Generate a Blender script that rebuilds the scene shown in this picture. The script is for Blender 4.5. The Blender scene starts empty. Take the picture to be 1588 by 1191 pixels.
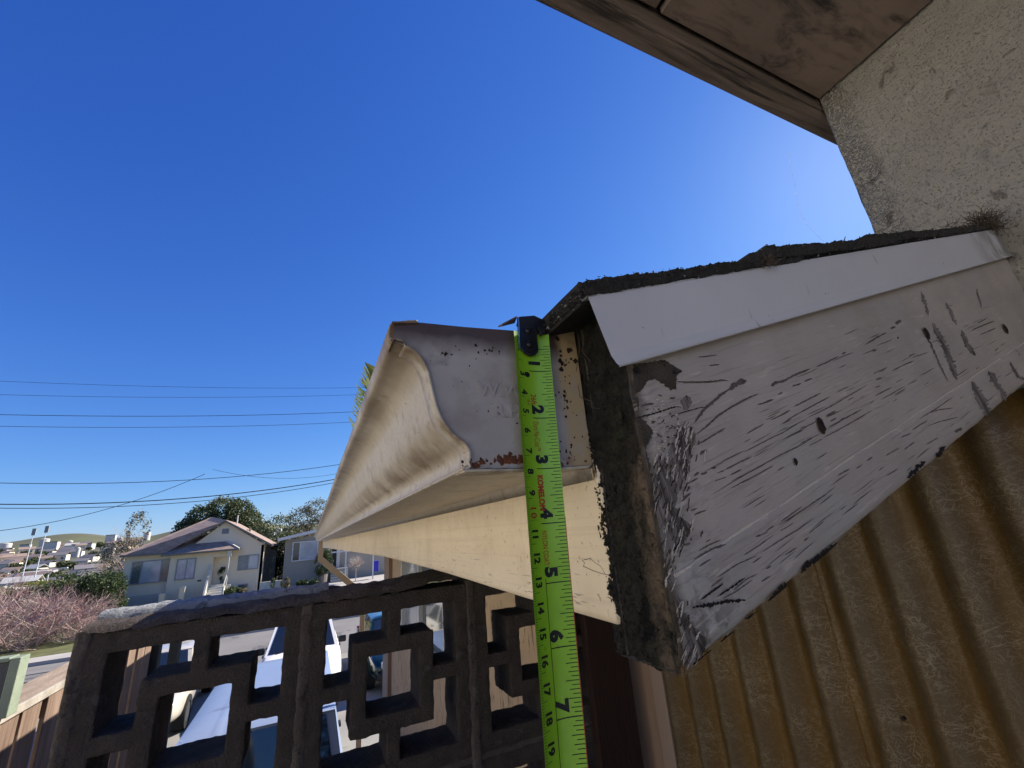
import bpy, bmesh, math, random
import numpy as np
from mathutils import Vector, Matrix, noise
random.seed(7); rng = np.random.default_rng(7)
S = bpy.context.scene
R = math.radians

# ------------------------------------------------------------------ camera
F_PX, CX, CY = 660.0, 794.0, 595.5          # focal length of the wide phone lens, in pixels of the 1588 px picture
roll, pitch, yaw = math.asin(.083), math.atan(220/660), R(25.4)
fw = np.array([math.sin(yaw)*math.cos(pitch), math.cos(yaw)*math.cos(pitch), math.sin(pitch)])
r0 = np.array([math.cos(yaw), -math.sin(yaw), 0.]); u0 = np.cross(r0, fw)
cr, sr = math.cos(roll), math.sin(roll)
rt = cr*r0 - sr*u0; up = sr*r0 + cr*u0
cam = bpy.data.cameras.new('camera'); co = bpy.data.objects.new('camera', cam); S.collection.objects.link(co)
cam.sensor_width = 36; cam.lens = 36*F_PX/1588; cam.clip_start = .01; cam.clip_end = 6000
co.matrix_world = Matrix(((rt[0], up[0], -fw[0], 0), (rt[1], up[1], -fw[1], 0), (rt[2], up[2], -fw[2], 0), (0, 0, 0, 1)))
S.camera = co

# ------------------------------------------------------------------ light
SUN_AZ, SUN_EL = 73, 34
W = bpy.data.worlds.new('World'); S.world = W; W.use_nodes = True
nt = W.node_tree; nt.nodes.clear()
sky = nt.nodes.new('ShaderNodeTexSky'); sky.sky_type = 'NISHITA'; sky.sun_disc = False
sky.sun_elevation = R(SUN_EL); sky.sun_rotation = R(SUN_AZ)
sky.air_density = 1.0; sky.dust_density = .15; sky.ozone_density = 2.0; sky.altitude = 50
bg = nt.nodes.new('ShaderNodeBackground'); bg.inputs[1].default_value = .12
ow = nt.nodes.new('ShaderNodeOutputWorld')
# the phone's colour response to a clear sky: deep blue overhead, pale at the horizon, one curve for the whole dome
EXPO = 1.15
def wmath(op, a, b):
    n = nt.nodes.new('ShaderNodeMath'); n.operation = op
    for i, x in enumerate((a, b)):
        if isinstance(x, (int, float)): n.inputs[i].default_value = x
        else: nt.links.new(x, n.inputs[i])
    return n.outputs[0]
spx = nt.nodes.new('ShaderNodeSeparateColor'); cbx = nt.nodes.new('ShaderNodeCombineColor'); nt.links.new(sky.outputs[0], spx.inputs[0])
for i, (g, k) in enumerate(((1.36, 2.45), (1.09, 2.2), (.67, 2.05))):
    nt.links.new(wmath('MULTIPLY', wmath('POWER', wmath('MULTIPLY', spx.outputs[i], .05), g), k/(.12*2**EXPO)), cbx.inputs[i])
nt.links.new(cbx.outputs[0], bg.inputs[0]); nt.links.new(bg.outputs[0], ow.inputs[0])
sl = bpy.data.lights.new('sun', 'SUN'); sl.energy = 4.4; sl.angle = R(.5); sl.color = (1, .93, .82)
so = bpy.data.objects.new('sun', sl); S.collection.objects.link(so)
sd = Vector((math.sin(R(SUN_AZ))*math.cos(R(SUN_EL)), math.cos(R(SUN_AZ))*math.cos(R(SUN_EL)), math.sin(R(SUN_EL))))
so.rotation_euler = (-sd).to_track_quat('-Z', 'Y').to_euler(); so.location = sd*50
vs = S.view_settings; vs.view_transform = 'Standard'; vs.look = 'None'; vs.gamma = 1; vs.use_curve_mapping = False
vs.exposure = EXPO

# ------------------------------------------------------------------ measuring helpers (where a thing of the picture stands)
def ray(px, py): return (px-CX)/F_PX*rt - (py-CY)/F_PX*up + fw
def onX(px, py, X): d = ray(px, py); return d*X/d[0]
def onY(px, py, Y): d = ray(px, py); return d*Y/d[1]
def onZ(px, py, Z): d = ray(px, py); return d*Z/d[2]

# ------------------------------------------------------------------ mesh helpers
C = S.collection
class MB:
    def __init__(s): s.v = []; s.f = []
    def add(s, vs, fs):
        n = len(s.v); s.v += [tuple(float(c) for c in v) for v in vs]; s.f += [tuple(i+n for i in f) for f in fs]; return s
    def box(s, x0, x1, y0, y1, z0, z1):
        v = [(x, y, z) for x in (x0, x1) for y in (y0, y1) for z in (z0, z1)]
        return s.add(v, [(0,1,3,2),(4,6,7,5),(0,4,5,1),(2,3,7,6),(0,2,6,4),(1,5,7,3)])
    def bar(s, a, b, w, h, upv=(0, 0, 1)):
        a = Vector(a); b = Vector(b); d = (b-a).normalized(); sd_ = d.cross(Vector(upv)).normalized(); u_ = sd_.cross(d)
        v = [p + sd_*i*w/2 + u_*j*h/2 for p in (a, b) for i, j in ((-1,-1),(1,-1),(1,1),(-1,1))]
        return s.add(v, [(0,1,5,4),(1,2,6,5),(2,3,7,6),(3,0,4,7),(3,2,1,0),(4,5,6,7)])
    def tube(s, pts, r, n=6, cap=True):
        pts = [Vector(p) for p in pts]; rr = r if isinstance(r, (list, tuple)) else [r]*len(pts); vs_ = []; prev = None
        for i, p in enumerate(pts):
            d = (pts[min(i+1, len(pts)-1)] - pts[max(i-1, 0)])
            if d.length < 1e-9: d = Vector((0, 0, 1))
            d.normalize()
            a = prev if prev else (Vector((0,0,1)) if abs(d.z) < .9 else Vector((1,0,0)))
            x = a - d*a.dot(d)
            if x.length < 1e-6: x = d.orthogonal()
            x.normalize(); prev = x; y = d.cross(x)
            vs_ += [p + (x*math.cos(2*math.pi*k/n) + y*math.sin(2*math.pi*k/n))*rr[i] for k in range(n)]
        fs = [(i*n+k, i*n+(k+1) % n, (i+1)*n+(k+1) % n, (i+1)*n+k) for i in range(len(pts)-1) for k in range(n)]
        if cap: fs += [tuple(range(n))[::-1], tuple((len(pts)-1)*n+k for k in range(n))]
        return s.add(vs_, fs)
    def grid(s, fn, nu, nv):          # fn(i/nu, j/nv) -> point
        v = [fn(i/nu, j/nv) for i in range(nu+1) for j in range(nv+1)]
        return s.add(v, [(i*(nv+1)+j, (i+1)*(nv+1)+j, (i+1)*(nv+1)+j+1, i*(nv+1)+j+1) for i in range(nu) for j in range(nv)])
    def slab(s, poly, off):           # polygon (3-D points) thickened by the vector off
        n = len(poly); off = Vector(off); v = [Vector(p) for p in poly]; v += [p+off for p in v]
        return s.add(v, [tuple(range(n))[::-1], tuple(range(n, 2*n))] + [(i, (i+1) % n, n+(i+1) % n, n+i) for i in range(n)])
    def disc(s, c, rx, rz, n=14, y=0, nrm='y', jag=0):
        v = []
        for k in range(n):
            a = 2*math.pi*k/n; q = 1+random.uniform(-jag, jag)
            v.append((c[0]+rx*q*math.cos(a), c[1], c[2]+rz*q*math.sin(a)) if nrm == 'y' else (c[0], c[1]+rx*q*math.cos(a), c[2]+rz*q*math.sin(a)))
        return s.add(v, [tuple(range(n))])
    def mesh(s, name, smooth=False):
        me = bpy.data.meshes.new(name); me.from_pydata(s.v, [], s.f); me.update()
        if smooth: me.polygons.foreach_set('use_smooth', [True]*len(me.polygons))
        return me
def fixn(me):
    bm = bmesh.new(); bm.from_mesh(me); bmesh.ops.recalc_face_normals(bm, faces=bm.faces); bm.to_mesh(me); bm.free()
def link(name, me, m, parent=None, world=False):
    o = bpy.data.objects.new(name, me); C.objects.link(o)
    if m and not (len(me.materials)): me.materials.append(m)
    if parent:
        o.parent = parent
        if world and parent.type == 'EMPTY': o.location = -parent.location
    return o
def part(name, mb, m, parent=None, smooth=False, world=False, label=None, bevel=0, seg=2, kind=None, weld=False):
    me = mb.mesh(name, smooth) if isinstance(mb, MB) else mb
    if isinstance(mb, MB):
        if weld:
            bm = bmesh.new(); bm.from_mesh(me); bmesh.ops.remove_doubles(bm, verts=bm.verts, dist=1e-6); bmesh.ops.recalc_face_normals(bm, faces=bm.faces); bm.to_mesh(me); bm.free()
        else: fixn(me)
    o = link(name, me, m, parent, world)
    if bevel:
        b = o.modifiers.new('b', 'BEVEL'); b.width = bevel; b.segments = seg; b.limit_method = 'ANGLE'; b.angle_limit = R(40)
    if label: o['label'] = label
    if kind: o['kind'] = kind
    return o
def tag(o, label=None, cat=None, group=None, kind=None):
    for k, v in (('label', label), ('category', cat), ('group', group), ('kind', kind)):
        if v: o[k] = v
    return o
def thing(name, label, cat, loc=(0, 0, 0), rz=0, group=None):
    o = bpy.data.objects.new(name, None); C.objects.link(o); o.location = loc; o.rotation_euler.z = rz; o.empty_display_size = .1
    return tag(o, label, cat, group)
def dup(root, loc, rz=0, label=None, sc=None):
    def cp(o, par):
        c = o.copy(); C.objects.link(c); c.parent = par
        for ch in list(o.children): cp(ch, c)
        return c
    r = cp(root, None); r.location = loc; r.rotation_euler.z = rz
    if sc: r.scale = sc
    if label: r['label'] = label
    return r

# ------------------------------------------------------------------ materials
def L3(c): return (c, c, c) if isinstance(c, (int, float)) else c
def mat(name, base, base2=None, ns=5, stretch=(1, 1, 1), rot=(0, 0, 0), rough=.75, bump=0., bs=60, bdist=.01, layers=(), metal=0, spec=.35, rvar=0, coat=0, bstretch=None, contrast=(.35, .65), trans=0):
    m = bpy.data.materials.new(name); m.use_nodes = True; t = m.node_tree; N = t.nodes.new; K = t.links.new
    p = t.nodes['Principled BSDF']; p.inputs['Roughness'].default_value = rough; p.inputs['Metallic'].default_value = metal
    p.inputs['Specular IOR Level'].default_value = spec; p.inputs['Coat Weight'].default_value = coat
    tc = N('ShaderNodeTexCoord'); mp = N('ShaderNodeMapping'); mp.inputs['Rotation'].default_value = rot; K(tc.outputs['Object'], mp.inputs[0])
    def scaled(v):
        q = N('ShaderNodeVectorMath'); q.operation = 'MULTIPLY'; K(mp.outputs[0], q.inputs[0]); q.inputs[1].default_value = v; return q.outputs[0]
    def nz(vec, scale, detail=5, dist=0, rg=.6):
        n = N('ShaderNodeTexNoise'); K(vec, n.inputs['Vector']); n.inputs['Scale'].default_value = scale; n.inputs['Detail'].default_value = detail
        n.inputs['Distortion'].default_value = dist; n.inputs['Roughness'].default_value = rg; return n.outputs[0]
    def rng_(v, a, b):
        q = N('ShaderNodeMapRange'); K(v, q.inputs[0]); q.inputs[1].default_value = a; q.inputs[2].default_value = b; return q.outputs[0]
    def mixc(fac, a, b):
        q = N('ShaderNodeMix'); q.data_type = 'RGBA'; K(fac, q.inputs[0])
        for i, x in ((6, a), (7, b)):
            if isinstance(x, tuple): q.inputs[i].default_value = (*x, 1)
            else: K(x, q.inputs[i])
        return q.outputs[2]
    def mth(op, a, b):
        q = N('ShaderNodeMath'); q.operation = op
        for i, x in enumerate((a, b)):
            if isinstance(x, (int, float)): q.inputs[i].default_value = x
            else: K(x, q.inputs[i])
        return q.outputs[0]
    base = L3(base); base2 = L3(base2) if base2 is not None else tuple(c*.8 for c in base)
    col = mixc(rng_(nz(scaled(stretch), ns), *contrast), base, base2)
    height = None
    if bump: height = nz(scaled(bstretch or stretch), bs, 7, 0, .65)
    for l in layers:
        kind = l.get('tex', 'noise'); vec = scaled(l.get('s', (1, 1, 1)))
        if kind == 'noise': f = rng_(nz(vec, l.get('n', 1), l.get('det', 4), l.get('dist', 0), l.get('rg', .6)), l['lo'], l['hi'])
        elif kind == 'vor':
            q = N('ShaderNodeTexVoronoi'); K(vec, q.inputs['Vector']); q.inputs['Scale'].default_value = l.get('n', 1); q.feature = l.get('feat', 'F1')
            f = rng_(q.outputs['Distance'], l['lo'], l['hi'])
        elif kind == 'wave':
            q = N('ShaderNodeTexWave'); K(vec, q.inputs['Vector']); q.inputs['Scale'].default_value = l.get('n', 1); q.bands_direction = l.get('dir', 'X')
            q.inputs['Distortion'].default_value = l.get('dist', 0); q.inputs['Detail Scale'].default_value = l.get('ds', 1); f = rng_(q.outputs['Fac'], l['lo'], l['hi'])
        else: f = None
        for mk in l.get('mask', ()):
            ax, a, b, amp, msc = mk
            sx = N('ShaderNodeSeparateXYZ'); K(tc.outputs['Object'], sx.inputs[0])
            nn = nz(tc.outputs['Object'], msc, 5)
            g = rng_(mth('ADD', sx.outputs[ax], mth('MULTIPLY', mth('SUBTRACT', nn, .5), amp)), a, b)
            f = mth('MULTIPLY', f, g) if f is not None else g
        f = mth('MULTIPLY', f, l.get('amt', 1.0))
        col = mixc(f, col, L3(l['c']))
        if l.get('bump') and bump:
            height = mth('ADD', height, mth('MULTIPLY', f, l['bump']))
    K(col, p.inputs['Base Color'])
    if rvar: K(rng_(nz(scaled((1, 1, 1)), ns*3), .2, .8), p.inputs['Roughness']); 
    if rvar:
        q = t.nodes[-1]; q.inputs[3].default_value = rough-rvar; q.inputs[4].default_value = rough+rvar
    if bump:
        b = N('ShaderNodeBump'); b.inputs['Strength'].default_value = bump; b.inputs['Distance'].default_value = bdist; K(height, b.inputs['Height']); K(b.outputs[0], p.inputs['Normal'])
    if trans:
        tr = N('ShaderNodeBsdfTranslucent'); K(col, tr.inputs[0]); mx = N('ShaderNodeMixShader'); mx.inputs[0].default_value = trans
        K(p.outputs[0], mx.inputs[1]); K(tr.outputs[0], mx.inputs[2]); K(mx.outputs[0], t.nodes['Material Output'].inputs[0])
    return m
RK = (0, R(17.3), 0)
M = {}
M['fascia'] = mat('cream_paint', (.84, .71, .52), (.78, .64, .45), ns=6, stretch=(1, 1, 3), rough=.6, bump=.35, bs=160, bstretch=(1, .12, 1), bdist=.002, layers=[
    dict(c=(.48, .34, .19), s=(1, 14, .5), n=9, lo=.60, hi=.74, amt=.4), dict(c=(.5, .41, .29), s=(1, 3, 320), n=1, lo=.54, hi=.66, det=3, amt=.18, bump=-.5), dict(c=(.22, .16, .10), n=260, lo=.64, hi=.69, amt=.6), dict(c=(.55, .43, .28), n=18, lo=.5, hi=.7, amt=.4),
    dict(c=(.16, .12, .09), s=(1, 30, 420), n=1, lo=.655, hi=.68, det=2, amt=.7, bump=-1, mask=((2, -.01, -.05, .03, 30),)),
    dict(c=(.2, .15, .1), s=(1, 1, 1), n=160, lo=.70, hi=.74, amt=.8, mask=((2, -.005, .035, .03, 40),)),
    dict(c=(.09, .07, .05), s=(1, 1, 1), n=45, lo=.68, hi=.72, amt=.9, bump=-1, mask=((1, .6, .2, .1, 20),)),
    dict(c=(.22, .17, .11), s=(1, 6, .3), n=6, lo=.60, hi=.8, amt=.8, mask=((2, 0, .03, .01, 30),))])
M['gutter'] = mat('gutter_paint', (.62, .56, .475), (.54, .475, .385), ns=9, stretch=(1, .6, 1), rough=.5, bump=.12, bs=90, bdist=.001, layers=[
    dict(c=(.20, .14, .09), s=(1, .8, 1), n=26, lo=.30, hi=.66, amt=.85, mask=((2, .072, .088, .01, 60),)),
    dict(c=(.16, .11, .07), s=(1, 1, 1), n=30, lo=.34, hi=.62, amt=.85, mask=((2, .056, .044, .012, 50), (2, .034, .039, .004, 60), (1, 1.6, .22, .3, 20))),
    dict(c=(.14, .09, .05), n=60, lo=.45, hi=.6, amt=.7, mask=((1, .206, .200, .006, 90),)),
    dict(c=(.36, .28, .20), s=(1, 2.4, 1.2), n=12, lo=.50, hi=.72, amt=.4, det=8, rg=.7),
    dict(c=(.42, .33, .23), s=(1, 1, 1), n=330, lo=.50, hi=.60, amt=.35), dict(c=(.28, .20, .13), n=70, lo=.56, hi=.68, amt=.45),
    dict(c=(.07, .05, .04), s=(1, 1, 1), n=240, lo=.69, hi=.72)])
M['gutter_in'] = mat('gutter_inside', (.10, .09, .08), (.2, .16, .12), ns=40, rough=.9)
M['cap'] = mat('end_cap_paint', (.44, .40, .37), (.37, .335, .31), ns=18, rough=.45, bump=.1, bs=140, bdist=.001, layers=[
    dict(c=(.27, .23, .20), n=45, lo=.48, hi=.66, amt=.6), dict(c=(.60, .56, .52), s=(1, 1, .4), n=40, lo=.6, hi=.7, amt=.3), dict(c=(.09, .07, .055), n=24, lo=.60, hi=.70, amt=.6),
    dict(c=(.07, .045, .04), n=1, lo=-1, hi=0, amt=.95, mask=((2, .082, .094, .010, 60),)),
    dict(c=(.26, .10, .05), s=(1, 1, 1), n=70, lo=.48, hi=.60, amt=.9, mask=((2, .036, .029, .004, 90), (0, .07, .095, .02, 30))),
    dict(c=(.48, .36, .20), s=(1, 1, 1), n=30, lo=.3, hi=.5, amt=.9, mask=((0, .117, .122, .012, 40), )),
    dict(c=(.035, .03, .028), s=(1, 1, 1), n=130, lo=.68, hi=.71, mask=((0, .105, .118, .01, 40), )),
    dict(c=(.05, .04, .04), s=(1, 1, 1), n=170, lo=.715, hi=.735)])
M['rake'] = mat('weathered_barge_paint', (.455, .395, .345), (.385, .345, .31), ns=9, stretch=(.6, 1, 2.2), rot=RK, rough=.5, bump=.35, bs=260, bstretch=(.12, 1, 1), bdist=.002, contrast=(.38, .64), rvar=.1, layers=[
    dict(c=(.37, .38, .34), n=14, lo=.50, hi=.66, amt=.7, mask=((2, .06, -.02, .1, 12),)),
    dict(c=(.30, .25, .20), n=22, lo=.45, hi=.7, amt=.35),
    dict(c=(.30, .26, .22), s=(20, 1, 700), n=1, lo=.58, hi=.66, dist=.2, det=3, amt=.55, bump=-.8, mask=((2, .13, .05, .06, 9),)),
    dict(c=(.24, .21, .19), s=(60, 1, 170), n=1, lo=.50, hi=.60, dist=.8, amt=.55, bump=-1, mask=((0, .178, .15, .05, 26),)),
    dict(c=(.10, .085, .07), s=(90, 1, 90), n=1, lo=.50, hi=.58, amt=.8, bump=-1, mask=((0, .19, .15, .06, 30), (2, -.015, -.05, .03, 40))),
    dict(c=(.07, .055, .04), n=1, lo=-1, hi=0, amt=.95, mask=((0, .1400, .1345, .006, 60),)),
    dict(c=(.70, .64, .56), s=(34, 1, 300), n=1, lo=.62, hi=.68, dist=.5, amt=.3)])
M['barewood'] = mat('bare_grey_wood', (.27, .235, .215), (.10, .085, .075), ns=30, stretch=(9, 1, 1.1), rot=(0, R(14), 0), contrast=(.42, .58), rough=.85, bump=.9, bs=110, bstretch=(5, 1, .7), bdist=.004, layers=[
    dict(c=(.36, .32, .30), s=(330, 1, 34), n=1, lo=.60, hi=.66, dist=.6, amt=.6), dict(c=(.03, .025, .022), s=(260, 1, 26), n=1, lo=.60, hi=.66, dist=.5, amt=.8, bump=-1)])
M['mossywood'] = mat('mossy_dark_wood', (.05, .042, .032), (.09, .07, .055), ns=90, rough=.95, bump=1, bs=200, bdist=.004, layers=[dict(c=(.30, .27, .24), n=130, lo=.62, hi=.67, amt=.7), dict(c=(.012, .01, .009), n=80, lo=.6, hi=.66, amt=.8, bump=-1)])
M['crack'] = mat('paint_gap', (.155, .13, .115), (.10, .084, .074), ns=120, rough=.9, bump=.5, bs=300)
M['crackd'] = mat('open_split', (.014, .011, .010), rough=.95)
M['ridge'] = mat('paint_ridge', (.66, .58, .48), (.56, .49, .40), ns=200, rough=.4, bump=.4, bs=400)
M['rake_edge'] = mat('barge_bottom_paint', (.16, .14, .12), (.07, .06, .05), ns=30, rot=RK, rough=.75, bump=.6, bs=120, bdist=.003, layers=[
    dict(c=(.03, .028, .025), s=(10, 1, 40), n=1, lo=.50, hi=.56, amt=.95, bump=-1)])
M['rot'] = mat('rotten_wood', (.018, .017, .014), (.046, .041, .033), ns=110, rough=.95, bump=1.0, bs=330, bdist=.006, layers=[
    dict(c=(.27, .20, .14), s=(1, 3, .8), n=30, lo=.40, hi=.56, dist=.5, amt=.9, mask=((1, .166, .155, .008, 60), (2, .045, .012, .03, 30))),
    dict(c=(.05, .06, .03), n=45, lo=.58, hi=.66, amt=.7),
    dict(c=(.40, .40, .36), n=160, lo=.735, hi=.76, amt=.8),
    dict(c=(.008, .007, .006), s=(1, 2.5, 1), n=30, lo=.60, hi=.64, amt=.9, bump=-2)])
M['flash'] = mat('white_metal_flashing', (.60, .59, .60), (.55, .54, .55), ns=8, rough=.42, bump=.03, bs=60, layers=[
    dict(c=(.08, .07, .06), n=120, lo=.72, hi=.74, amt=.9),
    dict(c=(.2, .18, .16), s=(3, 1, .6), n=40, lo=.68, hi=.73, amt=.6),
    dict(c=(.14, .12, .1), s=(1, 1, .3), n=30, lo=.50, hi=.60, amt=.75, mask=((0, .62, .70, .04, 20),))])
M['shingle'] = mat('asphalt_shingle', (.035, .034, .033), (.055, .05, .045), ns=90, rough=.95, bump=1, bs=420, bdist=.004, layers=[
    dict(c=(.16, .17, .13), n=330, lo=.66, hi=.70, amt=.8), dict(c=(.05, .06, .03), n=25, lo=.55, hi=.65, amt=.6)])
M['stucco'] = mat('stucco', (.39, .365, .325), (.325, .305, .27), ns=7, rough=.95, bump=1.0, bs=150, bdist=.008, layers=[
    dict(tex='vor', c=(.56, .52, .45), n=260, lo=.30, hi=.12, amt=.45, bump=1.0),
    dict(c=(.56, .53, .49), n=240, lo=.50, hi=.62, amt=.8, bump=1, mask=((1, .212, .226, .02, 25),)),
    dict(c=(.13, .115, .10), s=(1, 1.6, 1), n=14, lo=.60, hi=.70, amt=.55),
    dict(c=(.10, .085, .07), s=(1, 1, .7), n=34, lo=.63, hi=.68, amt=.6, dist=1),
    dict(c=(.66, .64, .58), n=9, lo=.62, hi=.7, amt=.35)])
M['wall'] = mat('cracked_beige_paint', (.66, .48, .30), (.58, .42, .26), ns=3, rough=.8, bump=.8, bs=55, bdist=.006, layers=[
    dict(tex='noise', c=(.26, .18, .11), s=(1, 2.6, .35), n=28, lo=.605, hi=.64, det=3, amt=.85, bump=-2, dist=.4)])
M['ply'] = mat('plywood_soffit', (.27, .205, .165), (.20, .155, .13), ns=6, stretch=(1, .4, 1), rough=.8, bump=.25, bs=70, bdist=.002, layers=[
    dict(c=(.035, .03, .03), s=(2.6, 8, 1), n=3.0, lo=.52, hi=.68, dist=.7, det=8, rg=.72, amt=.95), dict(c=(.025, .022, .02), s=(1.6, 3.4, 1), n=5, lo=.60, hi=.70, dist=1.5, det=6, amt=.9),
    dict(c=(.12, .09, .075), s=(3, 16, 1), n=6, lo=.52, hi=.7, amt=.6)])
M['beam'] = mat('rough_sawn_beam', (.225, .175, .145), (.13, .10, .085), ns=6, stretch=(1, 14, 14), rough=.9, bump=.9, bs=22, bstretch=(.4, 9, 9), bdist=.004, layers=[
    dict(c=(.03, .025, .024), s=(2.5, 46, 46), n=1.3, lo=.54, hi=.62, dist=.6, amt=.85, bump=-1)])
M['block'] = mat('painted_breeze_block', (.105, .082, .068), (.062, .049, .041), ns=24, rough=.95, bump=1, bs=210, bdist=.010, layers=[
    dict(c=(.17, .15, .14), n=26, lo=.60, hi=.72, amt=.6), dict(c=(.03, .027, .026), n=240, lo=.62, hi=.66, amt=.8)])
M['mortar'] = mat('rough_mortar', (.085, .065, .052), (.14, .115, .095), ns=16, rough=.95, bump=1, bs=90, bdist=.01, layers=[dict(c=(.035, .03, .03), n=60, lo=.58, hi=.66, amt=.7)])
M['cap_conc'] = mat('grey_cement_cap', (.30, .31, .31), (.20, .21, .215), ns=14, rough=.95, bump=1, bs=80, bdist=.008, layers=[dict(c=(.10, .10, .10), n=50, lo=.58, hi=.66, amt=.7), dict(c=(.55, .55, .53), n=120, lo=.66, hi=.7, amt=.7)])
def fibreglass():
    m = mat('ribbed_fibreglass', (.235, .135, .034), (.14, .078, .020), ns=5, stretch=(1, 1, .35), rough=.38, bump=.35, bs=110, bdist=.002, trans=.25)
    t = m.node_tree; N = t.nodes.new; K = t.links.new; p = t.nodes['Principled BSDF']
    tc = N('ShaderNodeTexCoord'); last = None
    for k, (rx, sc) in enumerate(((.5, 1.0), (1.2, 1.2), (2.0, .9), (2.7, 1.15), (.05, 1.05))):   # crossed glass strands
        mp = N('ShaderNodeMapping'); mp.inputs['Rotation'].default_value = (rx, 0, 0); mp.inputs['Location'].default_value = (0, .37*k, .2*k); K(tc.outputs['Object'], mp.inputs[0])
        m2 = N('ShaderNodeVectorMath'); m2.operation = 'MULTIPLY'; m2.inputs[1].default_value = (8, 90*sc, 1000*sc); K(mp.outputs[0], m2.inputs[0])
        n = N('ShaderNodeTexNoise'); n.inputs['Scale'].default_value = 1; n.inputs['Detail'].default_value = 1; K(m2.outputs[0], n.inputs['Vector'])
        r_ = N('ShaderNodeMapRange'); r_.inputs[1].default_value = .635; r_.inputs[2].default_value = .69; K(n.outputs[0], r_.inputs[0])
        if last is None: last = r_.outputs[0]
        else:
            a = N('ShaderNodeMath'); a.operation = 'MAXIMUM'; K(last, a.inputs[0]); K(r_.outputs[0], a.inputs[1]); last = a.outputs[0]
    mx = N('ShaderNodeMix'); mx.data_type = 'RGBA'; mu = N('ShaderNodeMath'); mu.operation = 'MULTIPLY'; mu.inputs[1].default_value = .6
    nn = N('ShaderNodeTexNoise'); nn.inputs['Scale'].default_value = 16; nn.inputs['Detail'].default_value = 3; K(tc.outputs['Object'], nn.inputs['Vector'])
    nr = N('ShaderNodeMapRange'); nr.inputs[1].default_value = .40; nr.inputs[2].default_value = .62; nr.inputs[3].default_value = .30; K(nn.outputs[0], nr.inputs[0])
    mv = N('ShaderNodeMath'); mv.operation = 'MULTIPLY'; K(last, mv.inputs[0]); K(nr.outputs[0], mv.inputs[1])
    K(mv.outputs[0], mu.inputs[0]); K(mu.outputs[0], mx.inputs[0]); src = p.inputs['Base Color'].links[0].from_socket
    # grey weathered crests, amber valleys
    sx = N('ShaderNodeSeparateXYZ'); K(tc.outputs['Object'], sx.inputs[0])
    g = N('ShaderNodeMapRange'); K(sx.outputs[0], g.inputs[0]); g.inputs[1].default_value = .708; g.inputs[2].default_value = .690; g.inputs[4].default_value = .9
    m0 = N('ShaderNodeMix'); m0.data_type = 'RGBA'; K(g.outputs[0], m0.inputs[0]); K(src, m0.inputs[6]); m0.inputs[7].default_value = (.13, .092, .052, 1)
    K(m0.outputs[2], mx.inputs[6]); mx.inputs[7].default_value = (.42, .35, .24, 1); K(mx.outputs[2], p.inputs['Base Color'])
    return m
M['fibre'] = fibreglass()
M['trim'] = mat('beige_trim', (.34, .23, .165), (.30, .20, .145), ns=10, rough=.6, bump=.15, bs=90, stretch=(1, 1, .2))
M['trim2'] = mat('pinkish_trim', (.36, .27, .23), (.32, .24, .20), ns=10, rough=.6, bump=.15, bs=90, stretch=(1, 1, .2))
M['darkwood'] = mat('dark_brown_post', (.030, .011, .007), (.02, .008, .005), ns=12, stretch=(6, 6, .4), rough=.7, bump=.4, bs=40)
M['fence'] = mat('fence_wood', (.27, .19, .14), (.15, .10, .07), ns=5, stretch=(1, 7, .5), rough=.9, bump=.7, bs=14, bstretch=(1, 9, .5), layers=[dict(c=(.09, .05, .03), s=(1, 16, .7), n=3, lo=.54, hi=.68, amt=.8)])
M['fencecap'] = mat('fence_cap_wood', (.38, .29, .21), (.25, .19, .14), ns=5, stretch=(7, 1, 3), rough=.9, bump=.5, bs=30, bstretch=(9, 1, 3))
M['palestrip'] = mat('pale_weathered_edge', (.42, .38, .32), (.26, .23, .19), ns=9, rough=.9, bump=.4)
M['greenpaint'] = mat('pale_green_paint', (.26, .30, .22), (.20, .24, .17), ns=8, rough=.8, bump=.3)
M['darkgrey'] = mat('grey_panel', (.10, .11, .115), (.07, .075, .08), ns=8, stretch=(1, 5, .4), rough=.85, bump=.3)
M['tape'] = mat('lime_tape', (.26, .52, .02), (.22, .45, .018), ns=30, rough=.33, bump=.03, bs=300, spec=.5, coat=.25, rvar=.12, layers=[dict(c=(.17, .32, .03), n=60, lo=.60, hi=.75, amt=.35)])
M['ink'] = mat('black_print', (.012, .014, .014), rough=.5)
M['redink'] = mat('red_print', (.38, .035, .02), rough=.5)
M['blackmetal'] = mat('black_metal', (.014, .013, .013), rough=.36, spec=.4, rvar=.08)
M['steel'] = mat('bright_steel', (.5, .5, .52), rough=.25, metal=1)
M['rustmetal'] = mat('rusty_strip', (.10, .06, .045), (.25, .18, .14), ns=60, rough=.7, bump=.5)
M['rusty'] = mat('rust', (.16, .055, .025), (.09, .035, .02), ns=300, rough=.95)
M['hole'] = mat('nail_hole', (.018, .008, .009), (.03, .015, .012), ns=90, rough=.8, bump=.6, bs=200)
M['twig'] = mat('dry_root', (.13, .10, .075), (.07, .055, .04), ns=60, rough=.9)
M['grassblade'] = mat('grass_blade', (.17, .24, .07), (.34, .36, .16), ns=30, rough=.6, trans=.3)
M['silk'] = mat('spider_silk', (.85, .85, .85), rough=.3)
M['ds'] = mat('tan_downspout', (.50, .38, .25), (.45, .33, .21), ns=6, rough=.5, bump=.05)
M['frame_w'] = mat('white_frame', (.72, .72, .70), rough=.5)
M['frame_g'] = mat('grey_frame', (.30, .31, .30), rough=.6)
def glass(name, c, rough=.06, layers=()):
    return mat(name, c, tuple(x*.7 for x in L3(c)), ns=1.2, rough=rough, spec=.9, coat=.6, layers=layers)
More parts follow.
